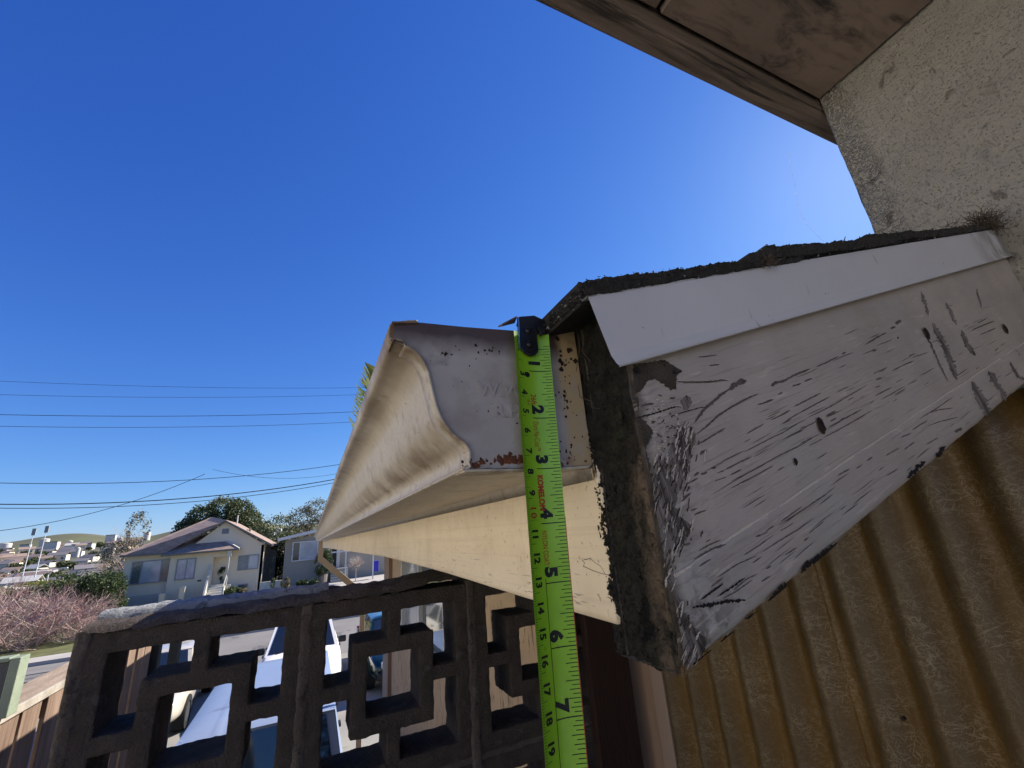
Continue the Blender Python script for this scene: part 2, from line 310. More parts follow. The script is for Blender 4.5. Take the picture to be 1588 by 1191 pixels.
M['glass'] = glass('window_glass', (.10, .13, .14)); M['glassd'] = glass('dark_glass', (.015, .02, .022)); M['glassc'] = glass('curtained_glass', (.42, .45, .50), .15)
M['carshadetint'] = mat('shade_tinted_white_car_paint', (.24, .29, .40), (.22, .27, .38), ns=2, rough=.4, coat=.3, spec=.35, layers=[dict(c=(.14, .15, .2), s=(.6, 2.2, 1), n=1.4, lo=.64, hi=.66, amt=.6)])  # white van paint, with the blue tint of open shade put into its colour
M['carwhite'] = mat('white_car_paint', (.86, .82, .76), (.82, .78, .72), ns=2, rough=.42, coat=.25, spec=.35, layers=[dict(c=(.5, .5, .5), n=6, lo=.62, hi=.7, amt=.15)])
M['cargreen'] = mat('green_car_paint', (.004, .020, .014), rough=.2, coat=.9)
M['carbeige'] = mat('beige_car_paint', (.62, .56, .46), rough=.25, coat=.8)
M['rubber'] = mat('tyre_rubber', (.015, .015, .015), rough=.85); M['rim'] = mat('wheel_rim', (.35, .35, .36), rough=.35, metal=.9)
M['blackplastic'] = mat('black_plastic', (.012, .012, .013), rough=.5)
M['lamp'] = mat('lamp_lens', (.6, .62, .62), rough=.12, coat=.8); M['redlamp'] = mat('red_lamp_lens', (.30, .01, .01), rough=.15, coat=.8)
M['chrome'] = mat('chrome', (.7, .7, .7), rough=.12, metal=1)
M['asphalt'] = mat('asphalt', (.21, .195, .18), (.17, .16, .15), ns=.5, rough=.95, bump=.3, bs=40, layers=[dict(c=(.05, .05, .05), s=(1, .5, 1), n=1.2, lo=.62, hi=.65, amt=.5), dict(c=(.2, .19, .18), n=9, lo=.6, hi=.7, amt=.3)])
M['concrete'] = mat('driveway_concrete', (.30, .285, .25), (.24, .225, .20), ns=.8, rough=.95, bump=.3, bs=30, layers=[dict(c=(.09, .09, .08), n=2.2, lo=.60, hi=.72, amt=.5), dict(c=(.12, .11, .10), s=(.3, 3, 1), n=1, lo=.66, hi=.69, amt=.6)])
M['pavement'] = mat('pavement', (.42, .39, .35), (.36, .33, .3), ns=.7, rough=.95, bump=.2)
M['lawn'] = mat('lawn', (.13, .14, .05), (.09, .09, .035), ns=1.5, rough=.95, bump=1, bs=20)
M['soil'] = mat('dry_ground', (.16, .14, .085), (.09, .085, .05), ns=.3, rough=.95, bump=.5, bs=5)
M['terrain'] = mat('valley_ground', (.13, .12, .085), (.07, .078, .05), ns=.012, rough=1)
M['hill'] = mat('grassy_hill', (.115, .135, .05), (.10, .095, .055), ns=.004, rough=1, layers=[dict(c=(.16, .13, .10), s=(1, 1, 5), n=.006, lo=.55, hi=.65, amt=.6)])
M['housewall'] = mat('pale_stucco_house', (.80, .66, .48), (.75, .62, .45), ns=.6, rough=.9, bump=.2, bs=12)
M['houseroof'] = mat('brown_shingle_roof', (.34, .25, .205), (.25, .18, .15), ns=2.2, stretch=(1, 1, 3), rough=.95, bump=.4, bs=8, contrast=(.42, .58), layers=[dict(c=(.24, .19, .165), n=5, lo=.58, hi=.66, amt=.6)])
M['eave'] = mat('eave_board', (.22, .19, .16), rough=.8)
M['cream2'] = mat('pale_cream_paint', (.70, .66, .56), rough=.7)
M['siding'] = mat('grey_siding', (.38, .345, .28), (.35, .32, .26), ns=1, rough=.8)
M['garage'] = mat('garage_door', (.55, .49, .41), (.52, .46, .39), ns=.8, rough=.8)
M['dark'] = mat('dark_stain', (.035, .04, .045), (.025, .028, .03), ns=3, stretch=(6, 1, .5), rough=.9)
M['leaf'] = mat('dark_leaf', (.040, .065, .022), (.075, .10, .035), ns=.8, rough=.55, trans=.25, spec=.4)
M['leafo'] = mat('oak_leaf', (.065, .085, .030), (.10, .115, .045), ns=.35, rough=.55, trans=.25)
M['leafy'] = mat('sunlit_leaf_tint', (.26, .25, .05), (.12, .14, .03), ns=.8, rough=.6, trans=.3)
M['leafp'] = mat('olive_leaf', (.15, .14, .07), (.20, .17, .10), ns=.8, rough=.6, trans=.2)
M['bark'] = mat('bark', (.16, .125, .095), (.09, .07, .055), ns=4, stretch=(1, 1, .2), rough=.95)
M['redtwig'] = mat('reddish_twig', (.30, .17, .165), (.42, .31, .27), ns=1.1, rough=.8, contrast=(.4, .6))
M['paletwig'] = mat('pale_twig', (.48, .40, .33), (.30, .24, .2), ns=.8, rough=.8)
M['bin'] = mat('blue_bin', (.03, .03, .42), rough=.45)
M['wire'] = mat('wire_jacket', (.02, .02, .025), rough=.7)
M['tank'] = mat('white_tank', (.62, .59, .53), rough=.7)
M['farwall'] = mat('far_wall', (.62, .58, .50), rough=.9); M['farroof'] = mat('far_roof', (.16, .15, .16), (.22, .2, .2), ns=.05, rough=.9)
M['deckw'] = mat('deck_boards', (.16, .11, .08), (.11, .075, .055), ns=6, stretch=(8, 1, 1), rough=.85, bump=.4)

# ================================================================== TERRAIN AND STREET
def fbm(x, y, s, o=4): return noise.fractal(Vector((x*s, y*s, 0)), 1.0, 2.0, o)
def sm(a, b, t): t = min(1, max(0, (t-a)/(b-a))); return t*t*(3-2*t)
GZ = -3.6
def ground_z(x, y):
    right = sm(-2, 30, x)*sm(48, 130, y)
    lv = float(np.interp(y, [0, 260, 500, 700, 900, 1200, 1600], [-14, -14, -6, 6, 19, 30, 38])) + 2.5*fbm(x, y, .004)*sm(200, 500, y)
    z = GZ + (lv-GZ)*sm(52, 150, y)*(1-right*.0)
    if y < 52: z = GZ
    return z - .03
mb = MB()
ys = [-60, -10, 10, 30, 50, 60, 70, 85, 100, 120, 150, 190, 240, 300, 380, 460, 560, 680, 800, 950, 1100, 1300, 1600, 2000, 2600, 3600]
xs = list(np.linspace(-1, 1, 61))
def gx(u, y): return u*(120 + max(0, y)*1.3)
n = len(xs)
vsx = [(gx(u, y), y, ground_z(gx(u, y), y)) for y in ys for u in xs]
mb.add(vsx, [(i*n+j, i*n+j+1, (i+1)*n+j+1, (i+1)*n+j) for i in range(len(ys)-1) for j in range(n-1)])
tag(part('ground', mb, M['terrain'], smooth=True), kind='structure')
def hill(name, pxs, Y, depth, base, m):
    pts = [onY(x, y, Y) for x, y in pxs]; k = 420; mb = MB()
    X = np.array([p[0] for p in pts]); Z = np.array([p[2] for p in pts]); xx = np.linspace(X[0], X[-1], k+1); zz = np.interp(xx, X, Z)
    zz = np.convolve(np.pad(zz, 3, mode='edge'), np.ones(7)/7, 'valid')
    def fn(u, v):
        i = int(round(u*k)); t = v; h = math.sin(min(t*1.25, 1)*math.pi/2) if t < .8 else 1-(t-.8)*2.5
        return (xx[i]*(1+(v-.8)*depth/Y), Y+(v-.8)*depth, base+(zz[i]-base)*h + 2.0*fbm(xx[i], v*300, .01)*math.sin(v*math.pi)*(.3 if v > .6 else 1))
    mb.grid(fn, k, 20); tag(part(name, mb, m, smooth=True), kind='structure')
hill('hills', [(-900, 800), (-300, 840), (0, 846), (22, 842), (60, 833), (95, 828), (125, 827), (150, 828.5), (175, 833), (200, 838), (240, 832), (300, 815), (330, 810), (370, 806), (405, 809), (420, 814), (440, 819), (470, 814), (520, 808), (700, 800), (1100, 770), (1600, 760)], 1700, 700, 5, M['hill'])
# parking court, street, pavements
def sheet(name, x0, x1, y0, y1, z, m, nx=1, ny=1):
    mb = MB(); mb.box(x0, x1, y0, y1, z-.05, z); return tag(part(name, mb, m), kind='structure')
sheet('driveway', -14, 14, -12, 17.5, GZ+.004, M['concrete'])
sheet('street', -90, 60, 17.5, 24.6, GZ+.008, M['asphalt'])
sheet('pavement', -90, 60, 24.75, 25.9, GZ+.13, M['pavement'])
tag(part('kerb', MB().box(-90, 60, 24.6, 24.75, GZ-.05, GZ+.14), M['pavement']), kind='structure')
sheet('lawn', -40, -3.5, 25.9, 43.9, GZ+.12, M['lawn'])
sheet('path', 1.0, 24, 25.9, 70, GZ+.10, M['pavement'])
for i, (x0, x1, y0, w) in enumerate([(-16, -6, 21.4, .22), (-16, -6.3, 22.8, .14)]):
    tag(part('crack_seal', MB().box(x0, x1, y0, y0+w, GZ+.006, GZ+.013), M['wire']), ['wider dark tar seam across the street beside the fence', 'thinner dark tar seam just beyond the wide one'][i], 'tar seam', 'tar seams on the street')

# ================================================================== FOLIAGE
def leaf_mesh(name, blobs, count, size, seed=1, flat=.0):
    r = np.random.default_rng(seed); b = np.array(blobs, float); w = (b[:, 3]*b[:, 4]*b[:, 5])**.66; w /= w.sum()
    idx = r.choice(len(b), count, p=w); d = r.normal(size=(count, 3)); d /= np.linalg.norm(d, axis=1)[:, None]
    rad = r.uniform(.55, 1.05, count)**.6
    # sub-clumps give light and dark knots
    k = 14*len(b); cd = r.normal(size=(k, 3)); cd /= np.linalg.norm(cd, axis=1)[:, None]; ci = r.integers(0, k, count)
    dd = d*.45 + cd[ci]; dd /= np.linalg.norm(dd, axis=1)[:, None]
    rad *= (1 + .16*np.sin(ci*12.9898))
    c = b[idx, :3] + dd*rad[:, None]*b[idx, 3:6]
    a = r.normal(size=(count, 3)); a /= np.linalg.norm(a, axis=1)[:, None]; q = r.normal(size=(count, 3)); q -= a*(q*a).sum(1)[:, None]; q /= np.linalg.norm(q, axis=1)[:, None]
    s = size*r.uniform(.5, 1.25, count)[:, None]
    v = np.stack([c - a*s, c + q*s*.5, c + a*s, c - q*s*.5], 1).reshape(-1, 3)
    me = bpy.data.meshes.new(name); me.from_pydata(v.tolist(), [], np.arange(count*4).reshape(-1, 4).tolist()); me.update(); return me
def twigs(mb, p, d, ln, r, depth, n=3, spread=.6, upb=.15, seg=3, sides=3, rnd=random):
    pts = [Vector(p)]; dv = Vector(d).normalized()
    for k in range(seg):
        dv = (dv + Vector((rnd.uniform(-1, 1), rnd.uniform(-1, 1), rnd.uniform(-.6, 1)+upb))*.18).normalized(); pts.append(pts[-1]+dv*ln/seg)
    mb.tube(pts, [r*(1-.5*k/seg) for k in range(seg+1)], sides, cap=False)
    if depth:
        for k in range(n):
            t = rnd.uniform(.35, 1); q = pts[min(seg, int(t*seg)+0)]
            nd = (dv + Vector((rnd.uniform(-1, 1), rnd.uniform(-1, 1), rnd.uniform(-.5, .8)+upb))*spread*1.3).normalized()
            twigs(mb, q, nd, ln*rnd.uniform(.55, .8), r*.55, depth-1, n, spread, upb, seg, sides, rnd)
def tree(name, label, cat, loc, h, trunk_r, blobs, count, size, m, seed, group=None, bare=0, bm='bark'):
    t = thing(name, label, cat, loc, group=group); rn = random.Random(seed)
    mb = MB(); top = h*.75
    mb.tube([(0, 0, -.3), (.05*h, 0, h*.25), (0, .03*h, h*.5), (0, 0, top)], [trunk_r, trunk_r*.8, trunk_r*.6, trunk_r*.25], 8)
    for k in range(7):
        a = rn.uniform(0, 6.28); z = h*rn.uniform(.3, .6); mb.tube([(0, 0, z), (math.cos(a)*h*.14, math.sin(a)*h*.14, z+h*.13), (math.cos(a)*h*.27, math.sin(a)*h*.27, z+h*.22)], [trunk_r*.45, trunk_r*.3, trunk_r*.1], 5)
    part('trunk', mb, M[bm], t, smooth=True)
    if bare:
        mb = MB()
        for k in range(bare):
            a = rn.uniform(0, 6.28); z = h*rn.uniform(.15, .6); twigs(mb, (0, 0, z), (math.cos(a)*.8, math.sin(a)*.8, .9), h*.27, trunk_r*.30, 3, 3, .55, .2, rnd=rn)
        part('branches', mb, M[bm], t)
    if count: link('crown', leaf_mesh('crown', blobs, count, size, seed), m, t)
    return t
P = lambda x, y, Y: onY(x, y, Y)
# broad dark tree behind the house
c = P(342, 806, 62)
t = tree('evergreen_tree', 'broad dark green tree rising behind the ridge of the pale house', 'tree', (c[0], 62, -4), 9, .35,
     [(dx, dy, dz+4, rx, 2.2, rz) for dx, dy, dz, rx, rz in ((-2.9, 0, 2.4, 1.4, 1.4), (-1.7, 0, 3.7, 1.6, 1.5), (.1, .5, 4.5, 1.7, 1.6), (1.8, 0, 4.2, 1.5, 1.5), (2.9, 0, 3.0, 1.4, 1.5), (3.5, 0, 1.6, 1.0, 1.6), (0, -.5, 2.2, 3.2, 1.7), (-3.5, 0, 1.2, 1.0, 1.3))], 19000, .15, M['leafo'], 3)
c = P(478, 806, 62)
tree('olive_tree', 'grey green loose tree behind the grey clapboard house', 'tree', (c[0], 62, -4), 8, .25,
     [(-.6, 0, 7, 2.0, 1.6, 1.4), (1.2, 0, 7.9, 1.8, 1.6, 1.5), (.3, 0, 5.6, 2.8, 1.6, 1.4), (2.6, 0, 6.5, 1.4, 1.2, 1.3)], 6500, .11, M['leafp'], 5, bare=8)
c = P(205, 845, 54)
tree('bare_tree', 'bare grey tree with a wisp of green beside the pale house', 'tree', (c[0], 54, -5), 8.2, .16, [(.2, 0, 7.6, .9, .8, 1.7), (-.4, 0, 5.4, 1.8, 1.2, 1.4)], 1700, .11, M['leafp'], 9, bare=26, bm='paletwig')
c = P(172, 862, 57)
tree('bare_tree', 'low pale leafless tree left of the pale house, in front of the valley', 'tree', (c[0], 57, -5), 6.0, .12, [], 0, .1, None, 12, bare=26, bm='paletwig')
# gap between the houses
for k, (px, py, Y, rr, cnt, lab) in enumerate([(431, 826, 56, 1.9, 5200, 'bushy tree filling the gap between the two houses'), (428, 862, 52, 1.3, 3200, 'dark shrub behind the low wall between the two houses'), (448, 832, 60, 1.2, 1700, 'small olive shrub against the roof of the grey house')]):
    c = P(px, py, Y); zb = ground_z(c[0], Y)
    tree('leafy_shrub', lab, 'shrub', (c[0], Y, zb), c[2]-zb, .1, [(0, 0, c[2]-zb, rr, rr, rr*1.0), (.5*rr, 0, c[2]-zb-.9*rr, rr*.9, rr, rr), (-.5*rr, 0, c[2]-zb-.8*rr, rr*.9, rr, rr)], cnt, .12, M['leafo' if k != 2 else 'leafp'], 20+k)
# hedge by the house
c = P(96, 912, 41)
h = thing('hedge', 'dark rounded hedge with sunlight tinted yellow into its top, left of the pale house', 'hedge', (c[0], 41, GZ))
link('crown', leaf_mesh('crown', [(-3.4, 0, .9, 1.7, 1.5, 1.1), (-1.4, 0, 1.2, 1.8, 1.6, 1.25), (.6, 0, 1.65, 1.7, 1.6, 1.3), (2.0, 0, 1.7, 1.25, 1.5, 1.3), (2.6, 0, .6, .9, 1.2, 1.0)], 19000, .10, 31), M['leaf'], h)
link('sun_tinted_top', leaf_mesh('sun_tinted_top', [(-3.6, .6, 1.85, 1.9, 1.2, .30), (-1.9, .8, 2.3, 1.9, 1.2, .30)], 3800, .09, 33), M['leafy'], h)  # top leaves coloured yellow to stand in for sunlight on the hedge
# red twiggy shrubs
def redshrub(loc, w, hgt, nb, seed, label, kindm='redtwig', rr=.018):
    rn = random.Random(seed); t = thing('twiggy_shrub', label, 'shrub', loc, group='bare shrubs behind the wooden fence'); mb = MB(); mb2 = MB()
    for k in range(nb):
        x = rn.uniform(-w, w); y = rn.uniform(-1.4, 1.4); hh = hgt*(1-.35*abs(x)/w)
        twigs(mb2 if rn.random() < .16 else mb, (x*.8, y, rn.uniform(0, hh*.65)), (rn.uniform(-1.2, 1.2)+x*.2, rn.uniform(-1, .6), rn.uniform(.2, 1.0)), hh*rn.uniform(.25, .5), rr*rn.uniform(.6, 1.3), 2, 3, .7, -.02, rnd=rn)
    part('twigs', mb, M[kindm], t, kind='stuff'); part('pale_twigs', mb2, M['paletwig'], t, kind='stuff')
redshrub((P(14, 960, 30)[0], 30, GZ), 3.9, 2.9, 400, 1, 'big mauve red leafless shrub behind the fence post')
redshrub((P(106, 970, 30)[0], 30, GZ), 2.3, 1.45, 230, 2, 'red twiggy shrub in front of the hedge, next to the breeze blocks')
redshrub((P(-60, 950, 28)[0], 28, GZ), 3.4, 3.4, 150, 3, 'red leafless shrub at the left edge of the photo')
redshrub((P(-8, 925, 39)[0], 39, GZ), 3.6, 2.9, 150, 4, 'pinkish bare shrub further back, left of the hedge')
redshrub((P(128, 950, 35)[0], 35, GZ), 1.2, 1.5, 50, 5, 'tall pale branched shrub between hedge and garage wall', 'paletwig', .014)

# ================================================================== HOUSES ACROSS THE STREET
HY = 44.0
def hp(x, y, Y=HY): return P(170+x/5.88, 770+y/5.88, Y)      # points measured on the enlarged picture of the house
H = thing('house', 'pale stucco house with brown shingle roof, garage and front steps across the street', 'house', (-9, HY, GZ))
XL, XM, XP0, XP1, XG, XR = -12.85, -9.96, -7.17, -6.05, -6.05, -3.68
zE = .12
def wpoly(name, poly, m, off=(0, .25, 0), parent=H, **k): return part(name, MB().slab(poly, off), m, parent, world=True, **k)
# walls
wpoly('wall', [(XL, HY, GZ), (XM, HY, GZ), (XM, HY, .15), (XL, HY, .22)], M['housewall'])
wpoly('wall', [(XM, HY-.35, GZ), (XP0, HY-.35, GZ), (XP0, HY-.35, zE-.05), (XM, HY-.35, zE-.05)], M['housewall'], off=(0, .6, 0))
wpoly('wall', [(XP0, HY-.35, -.47), (XP1+.02, HY-.35, -.47), (XP1+.02, HY-.35, zE-.05), (XP0, HY-.35, zE-.05)], M['housewall'])
wpoly('porch_wall', [(XP0-.3, HY+1.2, GZ), (XP1+.4, HY+1.2, GZ), (XP1+.4, HY+1.2, .1), (XP0-.3, HY+1.2, .1)], M['housewall'])
ap = (-6.72, HY+.4, 2.26); er = (-3.68, HY+.4, .12)
wpoly('gable_wall', [(-9.0, HY+.4, .4), (-9.0, HY+.4, GZ), (XR, HY+.4, GZ), (XR, HY+.4, .22), ap], M['housewall'], off=(0, .2, 0))
wpoly('side_wall', [(XR-.01, HY+.4, GZ), (XR-.01, HY+9, GZ), (XR-.01, HY+9, .2), (XR-.01, HY+.4, .2)], M['housewall'], off=(-.2, 0, 0))
wpoly('side_wall', [(XL, HY+.1, GZ), (XL, HY+8, GZ), (XL, HY+8, .2), (XL, HY+.1, .2)], M['housewall'], off=(.2, 0, 0))
# roofs
mb = MB()
def roofpoly(pts): mb.slab(pts, (0, 0, -.10))
mb = MB(); A = (XL-.25, HY-.45, .27); A2 = (XM-.55, HY-.45, .2); RL = (-8.35, HY+3.8, 2.95); AP = (-6.72, HY+.15, 2.42)
RR = (-6.72, HY+4.2, 2.95)
roofpoly([A, A2, AP, RL]); roofpoly([A, RL, (-8.35, HY+8, 2.7), (XL-.25, HY+9, .2)]); roofpoly([RL, AP, (-6.72, HY+8, 2.42), (-8.35, HY+8, 2.7)])
roofpoly([AP, (-3.05, HY+.15, .15), (-3.05, HY+8.5, .15), (-6.72, HY+8.5, 2.42)])
rf = part('roof', mb, M['houseroof'], H, world=True)
mb = MB(); IP = (-7.85, HY+1.9, 1.50)
mb.slab([A2, (-5.38, HY-.8, .06), IP], (0, 0, -.09)); mb.slab([(-10.4, HY-.8, .03), (-5.38, HY-.8, .06), (-7.85, HY+1.6, 1.36)], (0, 0, -.09)); mb.slab([(-5.38, HY-.8, .06), (-5.38, HY+.5, .06), IP], (0, 0, -.09)); mb.slab([(-10.45, HY-.8, .03), IP, (-9.6, HY+1, .9)], (0, 0, -.09))
part('porch_roof', mb, M['houseroof'], H, world=True)
mb = MB(); mb.bar((-5.36, HY-.83, .04), (-7.85, HY+1.86, 1.50), .10, .12); part('verge_board', mb, M['cream2'], H, world=True)
mb = MB(); mb.bar((-10.5, HY-.83, -.02), (-5.36, HY-.83, .01), .04, .14); mb.bar((XL-.25, HY-.47, .18), (-10.5, HY-.47, .13), .04, .14); part('eave_board', mb, M['eave'], H, world=True)
mb = MB(); mb.bar((-6.72, HY+.12, 2.32), (-3.02, HY+.12, .06), .05, .14); mb.bar((-6.72, HY+.12, 2.32), (-9.3, HY+.12, .78), .05, .14); part('verge_board', mb, M['eave'], H, world=True)
# windows
def window(x0, x1, z0, z1, y, parent, fr, gl, mull=(), fw_=.07, lab=None, world=True, gd=.03):
    mb = MB()
    for a in ((x0-fw_, x1+fw_, y-.05, y+.02, z1, z1+fw_), (x0-fw_, x1+fw_, y-.09, y+.02, z0-fw_, z0), (x0-fw_, x0, y-.05, y+.02, z0, z1), (x1, x1+fw_, y-.05, y+.02, z0, z1)): mb.box(*a)
    for q in mull: mb.box(q-.035, q+.035, y-.045, y+.02, z0, z1)
    w = part('window', mb, fr, parent, world=world, label=lab)
    e = [x0, *mull, x1]
    for i in range(len(e)-1):
        part('pane', MB().box(e[i]+(.035 if i else 0), e[i+1]-(.035 if i < len(e)-2 else 0), y-gd, y-.004, z0, z1), gl if not isinstance(gl, (list, tuple)) else gl[i], w)
    return w
window(-12.30, -10.03, -1.85, -.36, HY, H, M['frame_g'], [M['glass'], M['glassc'], M['glass']], (-11.76, -10.55))
window(-9.44, -8.33, -1.84, -.45, HY-.35, H, M['frame_g'], M['glassc'], (-8.86,))
window(-5.42, -4.06, -1.62, -.60, HY+.4, H, M['frame_g'], [M['frame_g'], M['glassc']], (-4.75,))
window(-5.25, -4.66, -3.4, -2.82, HY+.4, H, M['frame_g'], M['glass'])
mb = MB()
for k in range(6): mb.box(-6.85, -6.45, HY+.36, HY+.40, 1.36+k*.055, 1.39+k*.055)
mb.box(-6.9, -6.4, HY+.39, HY+.405, 1.3, 1.72); part('attic_vent', mb, M['frame_g'], H, world=True)
# garage door with panels
g = part('garage_door', MB().box(-12.55, -10.05, HY-.03, HY+.02, GZ, -2.72), M['garage'], H, world=True)
for k in range(4):
    for q in range(4): part('panel', MB().box(-12.50+q*.62, -11.93+q*.62, HY-.045, HY-.031, GZ+.02+k*.215, GZ+.2+k*.215), M['garage'], g)
# steps, porch posts, lamp, door
for k in range(6): part('step', MB().box(XP0+.02, XP1-.02, HY-.4-.30*(5-k), HY+1.2, GZ+.12+k*.16, GZ+.12+(k+1)*.16-.003), M['cream2'], H, world=True)
part('porch_floor', MB().box(XP0, XP1+.3, HY-.35, HY+1.2, GZ, -2.62), M['cream2'], H, world=True)
mb = MB().box(XP1-.02, XP1+.08, HY-.75, HY-.65, -2.6, .0); part('porch_post', mb, M['cream2'], H, world=True)
part('post_capital', MB().box(XP1-.09, XP1+.17, HY-.80, HY-.60, -.42, -.02), M['cream2'], H, world=True)
mb = MB(); mb.slab([(XP0, HY-.42, -2.6), (XP0, HY-1.8, -3.5), (XP0, HY-1.8, -3.1), (XP0, HY-.42, -1.0)], (-.12, 0, 0)); part('stair_side', mb, M['cream2'], H, world=True)
mb = MB(); mb.bar((XP1+.03, HY-.6, -1.75), (XP1+.03, HY-1.95, -2.75), .05, .05); mb.box(XP1, XP1+.12, HY-2.05, HY-1.93, GZ, -2.6); part('handrail', mb, M['cream2'], H, world=True)
part('front_door', MB().box(-6.62, -5.9, HY+1.14, HY+1.2, -2.62, -.6), M['frame_g'], H, world=True)
part('porch_lamp', MB().box(-6.50, -6.40, HY+1.0, HY+1.15, -1.0, -.8), M['lamp'], H, world=True)
part('house_number_plaque', MB().box(-8.0, -7.75, HY-.38, HY-.35, -2.16, -2.06), M['wire'], H, world=True)
for x0, zt in ((-10.07, -2.72), (-8.87, -2.43)):
    t = thing('gate_pillar', 'square stucco pillar right of the garage door' if x0 < -9 else 'taller square stucco pillar below the bedroom window', 'pillar', (x0+.2, HY-1.2, GZ))
    part('shaft', MB().box(x0, x0+.34, HY-1.4, HY-1.0, GZ, zt), M['housewall'], t, world=True, bevel=.01); part('cap', MB().box(x0-.02, x0+.36, HY-1.42, HY-.98, zt, zt+.05), M['cream2'], t, world=True)
part('vent_pipe', MB().tube([(-6.3, HY+3.5, 2.0), (-6.3, HY+3.5, 2.95)], .05, 8), M['frame_w'], H, world=True)
for px, py in ((388, 820), (384, 823), (401, 834)):
    c = P(px, py, HY+2); part('roof_vent', MB().tube([(c[0], HY+2, c[2]-.45), (c[0], HY+2, c[2]+.1)], .07, 8), M['eave'], H, world=True)
def pot(loc, r_, h_, label, cnt=900, m='leaf'):
    t = thing('potted_plant', label, 'plant', loc); part('pot', MB().tube([(0, 0, 0), (0, 0, h_*.3)], [r_*.45, r_*.55], 10), M['eave'], t)
    link('leaves', leaf_mesh('leaves', [(0, 0, h_*.65, r_, r_, h_*.4)], cnt, .07, int(h_*100)), M[m], t)
pot((-6.42, HY+.5, -2.62), .38, 1.35, 'dark leafy plant on the porch beside the front door')
pot((-5.6, HY-.7, GZ), .55, .75, 'low bush right of the front steps', 1500); pot((-4.95, HY-.5, GZ), .4, .6, 'small bush under the right window of the pale house', 900, 'leafp')
# dark side fence and low wall between the houses
t = thing('side_fence', 'dark board fence between the two houses', 'fence', (-3.2, HY+1, GZ))
for k in range(9): part('board', MB().box(-3.66+k*.10, -3.575+k*.10, HY+1.5+.002*(k % 2), HY+1.54, GZ, .02-k*.05), M['dark'], t, world=True)
t = thing('garden_wall', 'low cream wall between the two houses', 'wall', (-2.9, HY-.2, GZ)); part('wall', MB().box(-3.7, -2.1, HY-.1, HY+.1, GZ, -2.75), M['cream2'], t, world=True)
pot((-2.75, HY-.4, GZ), .2, 1.0, 'thin climbing plant against the low cream wall', 260)
# grey clapboard house
GY = 46.0; k_ = GY/40
def gp(x, y, Y=GY): return P(400+x/6.267, 770+y/6.267, Y)
G = thing('clapboard_house', 'grey clapboard house with white window and porch posts, right of the pale house', 'house', (0, GY, GZ))
gx0, gx1 = -2.10, 1.62
part('wall', MB().slab([(gx0, GY+.05, GZ), (gx1, GY+.05, GZ), (gx1, GY+.05, .9), (gx0, GY+.05, .38)], (0, .2, 0)), M['siding'], G, world=True)
part('side_wall', MB().slab([(gx0, GY+.1, GZ), (gx0, GY+9, GZ), (gx0, GY+9, .3), (gx0, GY+.1, .3)], (.15, 0, 0)), M['siding'], G, world=True)
for k in range(21):
    z = GZ+.1+k*.19
    part('siding_board', MB().slab([(gx0-.02, GY-.02, z), (gx1, GY-.02, z), (gx1, GY+.03, z+.185), (gx0-.02, GY+.03, z+.185)], (0, .05, 0)), M['siding'], G, world=True)
a = gp(200, 425, GY-.6); b = gp(640, 318, GY-.6)
part('roof', MB().slab([(a[0], GY-.6, a[2]), (b[0], GY-.6, b[2]), (b[0], GY+8, b[2]), (a[0], GY+8, a[2])], (0, 0, .12)), M['farroof'], G, world=True)
part('verge_board', MB().bar((a[0]-.05, GY-.63, a[2]+.03), (b[0], GY-.63, b[2]+.03), .05, .24), M['frame_w'], G, world=True)
part('bracket', MB().box(gp(335, 0)[0], gp(350, 0)[0], GY-.5, GY-.1, gp(0, 440)[2]-.05, gp(340, 400)[2]), M['frame_w'], G, world=True)
window(-1.48, .50, -1.36, .12, GY-.03, G, M['frame_w'], [M['glassd'], M['glassc']], (-.93,), .09)
part('corner_board', MB().box(gx0-.05, gx0+.06, GY-.04, GY+.0, GZ, .3), M['siding'], G, world=True)
# porch and rear wing seen below the gutter
part('wing_wall', MB().slab([(1.6, GY+2.2, GZ), (9.0, GY+2.2, GZ), (9.0, GY+2.2, .3), (1.6, GY+2.2, .3)], (0, .2, 0)), M['siding'], G, world=True)
part('porch_floor', MB().box(1.6, 3.3, GY+.2, GY+2.2, GZ, GZ+1.15), M['frame_g'], G, world=True)
for k in range(5): part('step', MB().box(1.75, 3.0, GY-1.3+k*.3, GY+.2, GZ+.10+k*.2, GZ+.10+(k+1)*.2-.003), M['frame_g'], G, world=True)
for px, py0, py1 in ((510, 849, 905), (537, 850, 891)):
    c0 = P(px, py0, GY); c1 = P(px, py1, GY); part('porch_post', MB().box(c0[0]-.06, c0[0]+.06, GY-.06, GY+.06, c1[2], c0[2]+.5), M['frame_w'], G, world=True)
part('front_door', MB().box(1.9, 2.3, GY+2.12, GY+2.2, GZ+1.15, -.55), M['dark'], G, world=True); part('front_door', MB().box(2.33, 2.62, GY+2.13, GY+2.2, GZ+1.15, -.55), M['frame_w'], G, world=True, label='white front door')
part('porch_beam', MB().box(1.6, 5.2, GY+.1, GY+.25, -1.05, -.93), M['frame_w'], G, world=True)
